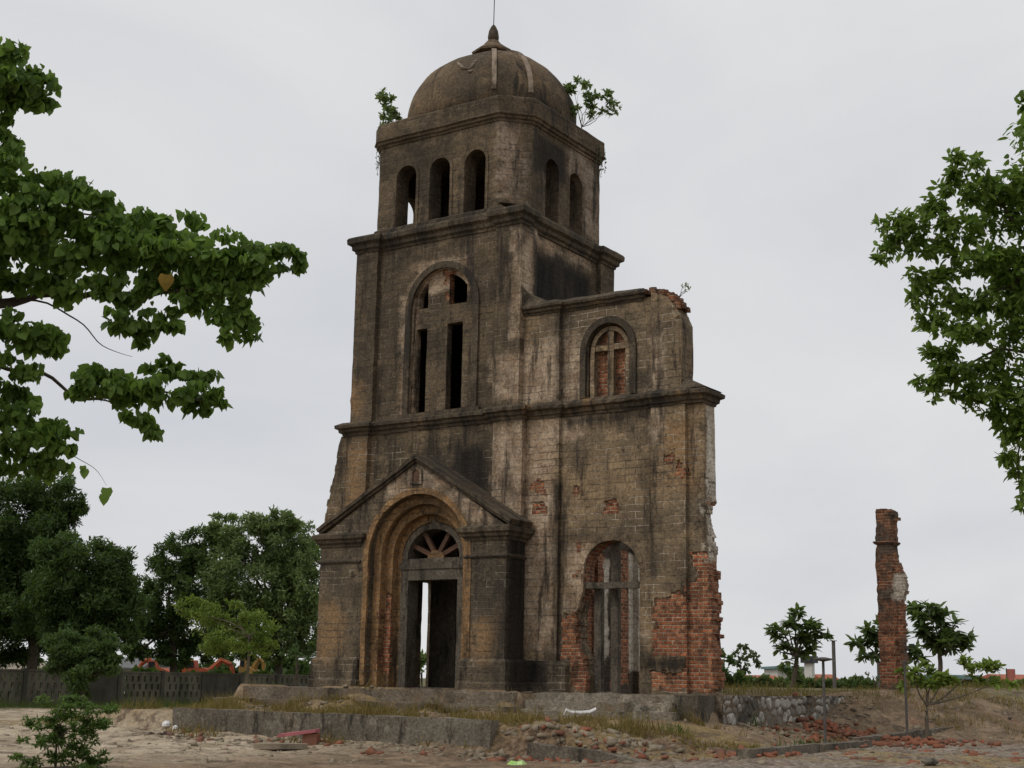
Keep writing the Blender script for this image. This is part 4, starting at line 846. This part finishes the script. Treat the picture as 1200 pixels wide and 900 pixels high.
# ------------------------------------------------------------------ fence on the left
M_FENCED = simple('dark_fence_concrete', (.075,.068,.05), (.045,.042,.032), 1.2, spot=.54, streak=True)
FA, FB = np.array([-29.6, 7.0]), np.array([-29.0, 30.0])
fd = (FB-FA)/np.linalg.norm(FB-FA); fdr = math.atan2(fd[1], fd[0])
f0 = FA - fd*5.0
fe = tag(empty('concrete_fence', (f0[0], f0[1], -1.12), fdr), 'mouldy concrete fence with pierced panels under the trees', 'fence')
SP = 2.38
for k in range(13):
    x = k*SP
    MB().box(x-.09, x+.09, -.10, .10, -.2, 1.42).build('fence_post', M_FENCED, fe)
    if k == 12: continue
    holes = []
    if k % 3 != 1:
        for r in range(3):
            for j in range(6):
                hx = x+.30+j*.34+(r % 2)*.10; hz = .28+r*.33; holes.append([(hx,hz),(hx+.12,hz),(hx+.12,hz+.24),(hx,hz+.24)])
    m = MB(); m.slab('Y', [(x+.09,-.2),(x+SP-.09,-.2),(x+SP-.09,1.30),(x+.09,1.30)], holes, -.05, .05); m.box(x+.09, x+SP-.09, -.08, .08, 1.302, 1.37)
    m.build('fence_panel', M_FENCE if holes else M_FENCED, fe)

# ------------------------------------------------------------------ far buildings, machines, posts
M_ROOFR = simple('red_roof_tiles', (.40,.13,.08), (.32,.105,.065), 1.5); M_WHITE = simple('white_wall_paint', (.62,.60,.56), (.5,.48,.44), .8); M_TEAL = simple('teal_sheet_roof', (.16,.26,.26), (.12,.2,.21), 1)
M_GREYR = simple('grey_sheet_roof', (.17,.17,.17), (.12,.12,.12), 1); M_BEIGE = simple('beige_wall', (.30,.25,.19), (.22,.18,.14), 1); M_BLACKT = simple('dark_tank', (.04,.045,.055), (.03,.03,.035), 1, .5); M_GLASS = simple('dark_window', (.03,.035,.04), (.02,.02,.025), 1, .2)
M_ORANGE = simple('orange_paint', (.42,.085,.03), (.25,.07,.035), 1.2, .7, .1, spot=.58); M_YEL = simple('yellow_paint', (.33,.19,.04), (.22,.13,.04), 1.2, .7, .1, spot=.58); M_ORW = simple('orange_wall', (.45,.17,.06), (.38,.14,.05), 1)
def house(label, px0, px1, pyw, pyt, dep, wall, roof, depth_m=7, base=None, flat=False, cat='house'):
    """a house seen between px0 and px1: wall up to pyw, ridge at pyt"""
    a, b = at(px0, pyw, dep), at(px1, pyw, dep); ez = (a[2]+b[2])/2; rz = at((px0+px1)/2, pyt, dep)[2]
    c = (a+b)/2; gz = float(ground(c[0], c[1])) if base is None else base; w_ = np.linalg.norm((b-a)[:2]); ang = math.atan2(b[1]-a[1], b[0]-a[0])
    e = tag(empty('house', (c[0], c[1], gz), ang), label, cat); h = max(.5, ez-gz); rh = max(.1, rz-ez)
    MB().box(-w_/2, w_/2, 0, depth_m, -.3, h).build('wall', wall, e)
    m = MB()
    if flat: m.box(-w_/2-.3, w_/2+.3, -.5, depth_m+.3, h+.003, h+rh)
    else: m.sweep([[(x,-.5,h-.08),(x,depth_m+.5,h-.08),(x,depth_m+.5,h),(x,depth_m/2,h+rh),(x,-.5,h)] for x in (-w_/2-.4, w_/2+.4)])
    m.build('roof', roof, e)
    k = max(1, int(w_/2.6))
    for i in range(k):
        x = -w_/2+(i+.5)*w_/k; MB().box(x-.45, x+.45, -.04, .05, h*.35, h*.8).build('window', M_GLASS, e)
    return e
house('low house with long red tiled roof behind the thick bush', 876, 912, 799, 791, 120, M_BEIGE, M_ROOFR)
house('pale house with flat green roof edge behind the almond tree', 911, 946, 784, 781, 130, M_WHITE, M_TEAL, flat=True)
house('small house with red gable right of the water tower', 968, 980, 797, 790, 130, M_BEIGE, M_ROOFR)
house('orange walled shed with teal roof behind the bright young tree', 1104, 1140, 796, 791, 95, M_ORW, M_TEAL, flat=True)
house('house with red roof at the right edge behind the mound', 1182, 1215, 797, 790, 110, M_BEIGE, M_ROOFR)
house('long pale building in the gap behind the left trees', -6, 37, 784, 776, 90, M_BEIGE, M_BEIGE)
house('grey roofed shed behind the fence between dark trees', 112, 162, 782, 770, 95, M_WHITE, M_GREYR)
house('low white building far behind the bushy tree', 300, 372, 788, 781, 150, M_WHITE, M_GREYR)
wt_b = gbase(949, 125); wt = tag(empty('water_tower', wt_b), 'square white water tower with dark tank on top', 'water tower')
zt = at(949,777,125)[2]-wt_b[2]; MB().box(-.35,.35,-.35,.35,-.2,zt).build('tower_shaft', M_WHITE, wt); m = MB(); m.box(-.6,.6,-.6,.6,zt+.003,zt+.62); m.build('tank', M_BLACKT, wt)

def machine(label, px0, px1, py, dep, col, boom):
    b = gbase((px0+px1)/2, dep); w_ = (px1-px0)*dep/FPX; e = tag(empty('construction_machine', b, YAW), label, 'construction machine'); z = at((px0+px1)/2, py, dep)[2]-b[2]
    t = MB()
    for y in (-1.0, .5):
        t.slab('Y', [(-w_*.32+.3*math.cos(a)-.0, .32+.32*math.sin(a)) for a in np.linspace(math.pi/2, 1.5*math.pi, 8)] + [(w_*.32+.3*math.cos(a), .32+.32*math.sin(a)) for a in np.linspace(-math.pi/2, math.pi/2, 8)], [], y, y+.5)
    t.build('track', M_BLACKT, e)
    m = MB(); m.slab('Y', [(-w_*.4,.7),(w_*.4,.7),(w_*.42,z*.7),(w_*.1,z*.8),(-w_*.4,z*.75)], [], -1.0, 1.0); m.build('body', col, e)
    m = MB(); m.slab('Y', [(-w_*.38,z*.752),(-w_*.08,z*.79),(-w_*.10,z),(-w_*.34,z)], [], -.95, .1); m.build('cab', col, e)
    MB().box(-w_*.33,-w_*.12,-.98,-.93,z*.8,z*.96).build('cab_window', M_GLASS, e)
    m = MB(); m.tube([(w_*.2*boom,0,z*.7),(w_*.5*boom,0,z*1.02),(w_*.75*boom,0,z*.9)], [.22,.2,.16], 6); m.tube([(w_*.75*boom,0,z*.9),(w_*.85*boom,0,z*.45)], .14, 6); m.build('boom', col, e)
    m = MB(); m.slab('Y', [(w_*.78*boom,z*.45),(w_*.98*boom,z*.45),(w_*.92*boom,z*.25),(w_*.74*boom,z*.3)], [], -.4, .4); m.build('bucket', M_METAL, e)
machine('orange digger with its boom to the left behind the fence', 172, 204, 774, 84, M_ORANGE, -1)
machine('orange digger with its boom to the right behind the fence', 212, 258, 774, 86, M_ORANGE, 1)
machine('yellow digger behind the young tree by the fence', 280, 302, 772, 86, M_YEL, 1)

def post(label, px, py0, py1, dep, r, cap=False, name='lamp_post', cat='post', base=None):
    b = gbase(px, dep, py1); e = tag(empty(name, b), label, cat); top = at(px, py0, dep); d = Vector(top)-Vector(b)
    MB().tube([(0,0,-.2), (d.x*.0, d.y*.0, d.z)], [r, r*.9], 8).build('pole', M_METAL, e)
    if cap:
        MB().lathe(0, 0, [(.04,d.z-.05),(.19,d.z-.02),(.20,d.z+.01),(.05,d.z+.04)], 12).build('lamp_cap', M_METAL, e)
    else: MB().box(-r*1.3, r*1.3, -r*1.3, r*1.3, d.z, d.z+.04).build('pole_cap', M_METAL, e)
post('thin post with flat round lamp cap in front of the rough stone wall', 967, 772, 862, 29, .034, True)
post('plain thin metal post beside the bright young tree', 1063, 776, 855, 32, .032)
post('tall utility pole behind the lamp post', 978, 751, 800, 85, .13, name='utility_pole', cat='pole')
post('thin pole left of the brick pillar', 1030, 770, 802, 70, .08, name='utility_pole', cat='pole')
fb = gbase(1180, 60); fe2 = tag(empty('flag', fb), 'small reddish flag on a stick above the mound', 'flag'); fz = at(1180,783,60)[2]-fb[2]
MB().tube([(0,0,-.1),(0,0,fz)], .025, 6).build('flag_stick', M_METAL, fe2); m = MB(); m.sweep([[(x,y,fz-.75+.4*(x/.4)),(x,y+.01,fz-.75+.4*(x/.4)),(x,y+.01,fz-.03),(x,y,fz-.03)] for x, y in ((0,0),(.12,.05),(.24,-.03),(.36,.04))]); m.build('flag_cloth', simple('faded_red_cloth', (.42,.16,.12), (.36,.12,.1), 3), fe2)

# far shrubs along the horizon: one mass nobody could count
pts = []
for px in range(830, 1240, 7):
    h = RNG.uniform(3, 9) if px < 1040 else RNG.uniform(2, 8); pts.append((px, 803-h*.4, 9, h*.7))
P = blob_points(pts, 95, 6000, 8, .5); P[:,2] -= .1; n = len(P)
o = leaf_mesh('distant_shrubs', P, RNG.normal(size=(n,3)), RNG.normal(size=(n,3)), RNG.uniform(.2,.5,n), 'diamond', F_FAR, None); tag(o, 'band of low grey green shrubs along the horizon right of the tower', 'shrubs', kind='stuff')
pts = [(px, 785+RNG.uniform(-8,3), 14, RNG.uniform(7,14)) for px in range(-60, 400, 12)]
P = np.concatenate([blob_points(pts, 130, 2200, 8, .5), blob_points([(px, 806+RNG.uniform(-3,4), 16, 13) for px in range(-60, 330, 14)], 74, 2600, 10, .5)]); n = len(P)
o = leaf_mesh('distant_thicket', P, RNG.normal(size=(n,3)), RNG.normal(size=(n,3)), RNG.uniform(.3,.7,n), 'diamond', F_DARK, None); tag(o, 'dark far thicket behind the fence and the trees on the left', 'shrubs', kind='stuff')

# ------------------------------------------------------------------ rubble, litter and grass
def chunks(name, P, S, mat, label, cat):
    T = np.array([(-1,-1,-1),(1,-1,-1),(1,1,-1),(-1,1,-1),(-1,-1,1),(1,-1,1),(1,1,1),(-1,1,1)])*.5
    F = np.array([(3,2,1,0),(4,5,6,7),(0,1,5,4),(1,2,6,5),(2,3,7,6),(3,0,4,7)]); n = len(P)
    q = unit(RNG.normal(size=(n,4))*np.array([1,.18,.18,1])); w, x, y, z = q.T
    Rm = np.stack([1-2*(y*y+z*z),2*(x*y-z*w),2*(x*z+y*w),2*(x*y+z*w),1-2*(x*x+z*z),2*(y*z-x*w),2*(x*z-y*w),2*(y*z+x*w),1-2*(x*x+y*y)], 1).reshape(n,3,3)
    V = (T[None]*(1+RNG.uniform(-.22,.22,(n,8,3))))*S[:,None,:]; V = np.einsum('nij,nkj->nki', Rm, V)+P[:,None,:]
    o = raw(name, V.reshape(-1,3), (np.arange(n)[:,None,None]*8+F[None]).reshape(-1,4), mat); return tag(o, label, cat, kind='stuff')
def scatter(n, x0, x1, y0, y1, lift=0.0, gauss=False):
    if gauss: x, y = RNG.normal((x0+x1)/2, (x1-x0)/4, n), RNG.normal((y0+y1)/2, (y1-y0)/4, n)
    else: x, y = RNG.uniform(x0, x1, n), RNG.uniform(y0, y1, n)
    return np.stack([x, y, ground(x, y)+lift], 1)
def keep2(P): return P[(fbm(P[:,0]*.6, P[:,1]*.6, 41, 3) > .03) & ~((P[:,1] > -6.2) & (P[:,0] < 3.6))]
def sizes(n, a, b, el=1.6): s = RNG.uniform(a**.5, b**.5, n)**2; return np.stack([s*el, s, s*.7], 1)*RNG.uniform(.7,1.3,(n,3))
P = np.concatenate([scatter(330, 5.6, 9.6, 1.2, 6.0, .03, True), scatter(120, 5.4, 8.2, 3.5, 5.2, .10, True), scatter(150, 6.5, 13, -5, 3, -.02), scatter(130, 3.9, 7.2, -7.2, -5.2, .02, True), scatter(50, 7.2, 9, -5.2, -4, .03, True), scatter(40,-4,3,-7.6,-6.2)])
chunks('brick_rubble', P, sizes(len(P), .03, .13), M_RUBBLEB, 'heap and scatter of broken red bricks on the ground right of the steps', 'rubble')
P = np.concatenate([scatter(240, 5.6, 10, .5, 6.0, .0, True), scatter(500, 5.5, 14, -7, 3, -.02), scatter(200, 3.6, 7.2, -7.4, -4.6, -.01, True), scatter(260, -4.5, 4, -7.2, -6.15, .0), scatter(60, -9, 4, -10, -6.2), scatter(420, -7.4, 1.2, -2.6, -1.2, .01), scatter(120, 5.4, 6.2, .2, 7.5, .02), scatter(260, 7, 12, 6, 13)])
P = np.concatenate([P, scatter(260, 3.7, 7.6, -7.0, -4.6, -.03, True), keep2(scatter(2600, -10, 13, -11, 4.5, -.01))])
SZ = sizes(len(P), .010, .095); SZ[(P[:,0] > 3.6) & (P[:,0] < 7.6) & (P[:,1] > -7) & (P[:,1] < -4.4)] *= 1.5
chunks('stone_rubble', P, SZ, M_RUBBLEC, 'scatter of grey stone and mortar rubble over the ground in front of the church', 'rubble')
def litter(name, label, cat, px, py, dep, fn, mat):
    for dd in np.arange(15, 45, .1):                     # first place along that direction that lies on the ground
        p = at(px, py, dd); gz = float(ground(p[0], p[1]))
        if p[2] <= gz: break
    m = MB(); fn(m); o = m.build(name, mat, None, 0, .01, nscale=5, loc=(p[0], p[1], gz)); o.rotation_euler = (0, 0, YAW); return tag(o, label, cat)
q = onplane(350, 868, 1, -7.0)
e = tag(empty('brick_block', (q[0], q[1], float(ground(q[0], q[1]))), .5), 'brick lump with a pink painted top leaning by the low wall', 'brick block')
MB().box(.1,.38,-.15,.15,-.05,.24).build('lump', M_RUBBLEB, e, .1, .02); m = MB(); m.slab('Y', [(-.38,.16),(.36,.26),(.36,.32),(-.36,.22)], [], -.2, .2); m.build('painted_slab', simple('pink_paint', (.42,.14,.15), (.33,.11,.12), 3), e, .1, .012)
M_PLAST = simple('white_plastic', (.72,.71,.70), (.6,.59,.58), 4, .5)
def sheet(m):
    m.sweep([[(x,y0,z),(x,y0+.22,z+.03),(x,y0+.22,z+.05),(x,y0,z+.02)] for x, y0, z in ((-.34,.02,.02),(-.30,0,.15),(-.2,0,.10),(0,.03,.09),(.2,.0,.11),(.34,.02,.17))])
litter('torn_sheet', 'crumpled white plastic sheet lying below the wing steps', 'sheet', 680, 842, 26.3, sheet, M_PLAST)
litter('foam_scrap', 'round white foam scrap on the sand left of the low wall', 'litter', 487, 879, 24, lambda m: m.lathe(0,0,[(.02,0),(.07,.02),(.08,.06),(.04,.10)],8), M_PLAST) if False else None
litter('foam_scrap', 'white foam scrap at the left end of the low wall', 'litter', 195, 855, 30.5, lambda m: m.lathe(0,0,[(.03,0),(.10,.03),(.10,.09),(.05,.14)],9), M_PLAST)
litter('foam_scrap', 'smaller white foam scrap just right of another by the low wall', 'litter', 206, 857, 30, lambda m: m.lathe(0,0,[(.03,0),(.07,.02),(.07,.07),(.03,.10)],9), M_PLAST)
litter('plastic_bag', 'bright green plastic bag on the rubble at the bottom edge', 'bag', 606, 897, 23, lambda m: m.sweep([[(x,-.08*w_,0),(x,.08*w_,0),(x,.06*w_,.06*w_),(x,-.05*w_,.07*w_)] for x, w_ in ((-.15,.3),(-.09,1),(0,.8),(.08,1.1),(.15,.3))]), simple('green_plastic', (.35,.62,.12), (.5,.7,.3), 4, .4))
litter('stone_slab', 'flat pale stone slab on the sand in front of the low wall', 'stone', 330, 879, 25.2, lambda m: m.slab('Z', [(-.5,-.15),(.1,-.22),(.5,-.1),(.45,.15),(-.1,.2),(-.45,.12)], [], .02, .12), M_RUBBLEC)
litter('dark_stone', 'dark rounded stone at the bottom right edge', 'stone', 1090, 897, 23.4, lambda m: m.lathe(0,0,[(.05,0),(.13,.02),(.14,.06),(.06,.11)],7), M_LWALL)

def grass(name, P, hgt, mat, label):
    n = len(P); a = RNG.uniform(0, 2*math.pi, n); h = RNG.uniform(.15,1,n)**1.6*hgt*(1.0+2.2*np.maximum(0, fbm(P[:,0]*1.6, P[:,1]*1.6, 12, 3)+.05)*3); w_ = RNG.uniform(.006,.014,n); lean = RNG.normal(size=(n,2))*.35
    X = np.stack([np.cos(a), np.sin(a), 0*a], 1)*w_[:,None]; T = np.stack([lean[:,0]*h, lean[:,1]*h, h], 1)
    V = np.stack([P-X, P+X, P+T*.55+X*.6, P+T], 1).reshape(-1,3); F = np.arange(n)[:,None]*4+np.array([0,1,2,3])[None]
    return tag(raw(name, V, F, mat), label, 'grass', kind='stuff')
def keep(P, sc, thr, s): return P[fbm(P[:,0]*sc, P[:,1]*sc, s, 3) > thr]
F_DRY = foliage('dry_grass', (.17,.115,.035), (.30,.21,.08), .3, .8); F_GRASS = foliage('green_grass', (.05,.075,.018), (.10,.13,.03), .3, .8)
P = np.concatenate([keep(scatter(26000, -9, 4.5, -5.7, -1.95), 1.1, .035, 3), keep(scatter(9000, 4.0, 8, -5, -.5), .9, .06, 5), keep(scatter(9000, 5.4, 12, 7, 16), .7, .02, 8), keep(scatter(9000, -9, 5, 6, 16), .5, -.1, 2), scatter(700, -7.3, .9, -1.35, -1.2), scatter(1500,-7.4,1,-2.15,-1.95), keep(scatter(3000, -9.5, 4, -7, -6.05), .9, .12, 5)])
grass('dry_grass', P, .17, F_DRY, 'dry yellow grass on the terrace above the low wall and on the mound')
P = np.concatenate([scatter(9000, -29.2, -26.0, 4, 28), keep(scatter(6000, 5.4, 8.3, -3.5, 1.5), .8, .04, 6), keep(scatter(4000,-12,-7,-6,0), .7, .05, 2)])
grass('green_grass', P, .22, F_GRASS, 'green grass along the foot of the fence and near the rough stone wall')
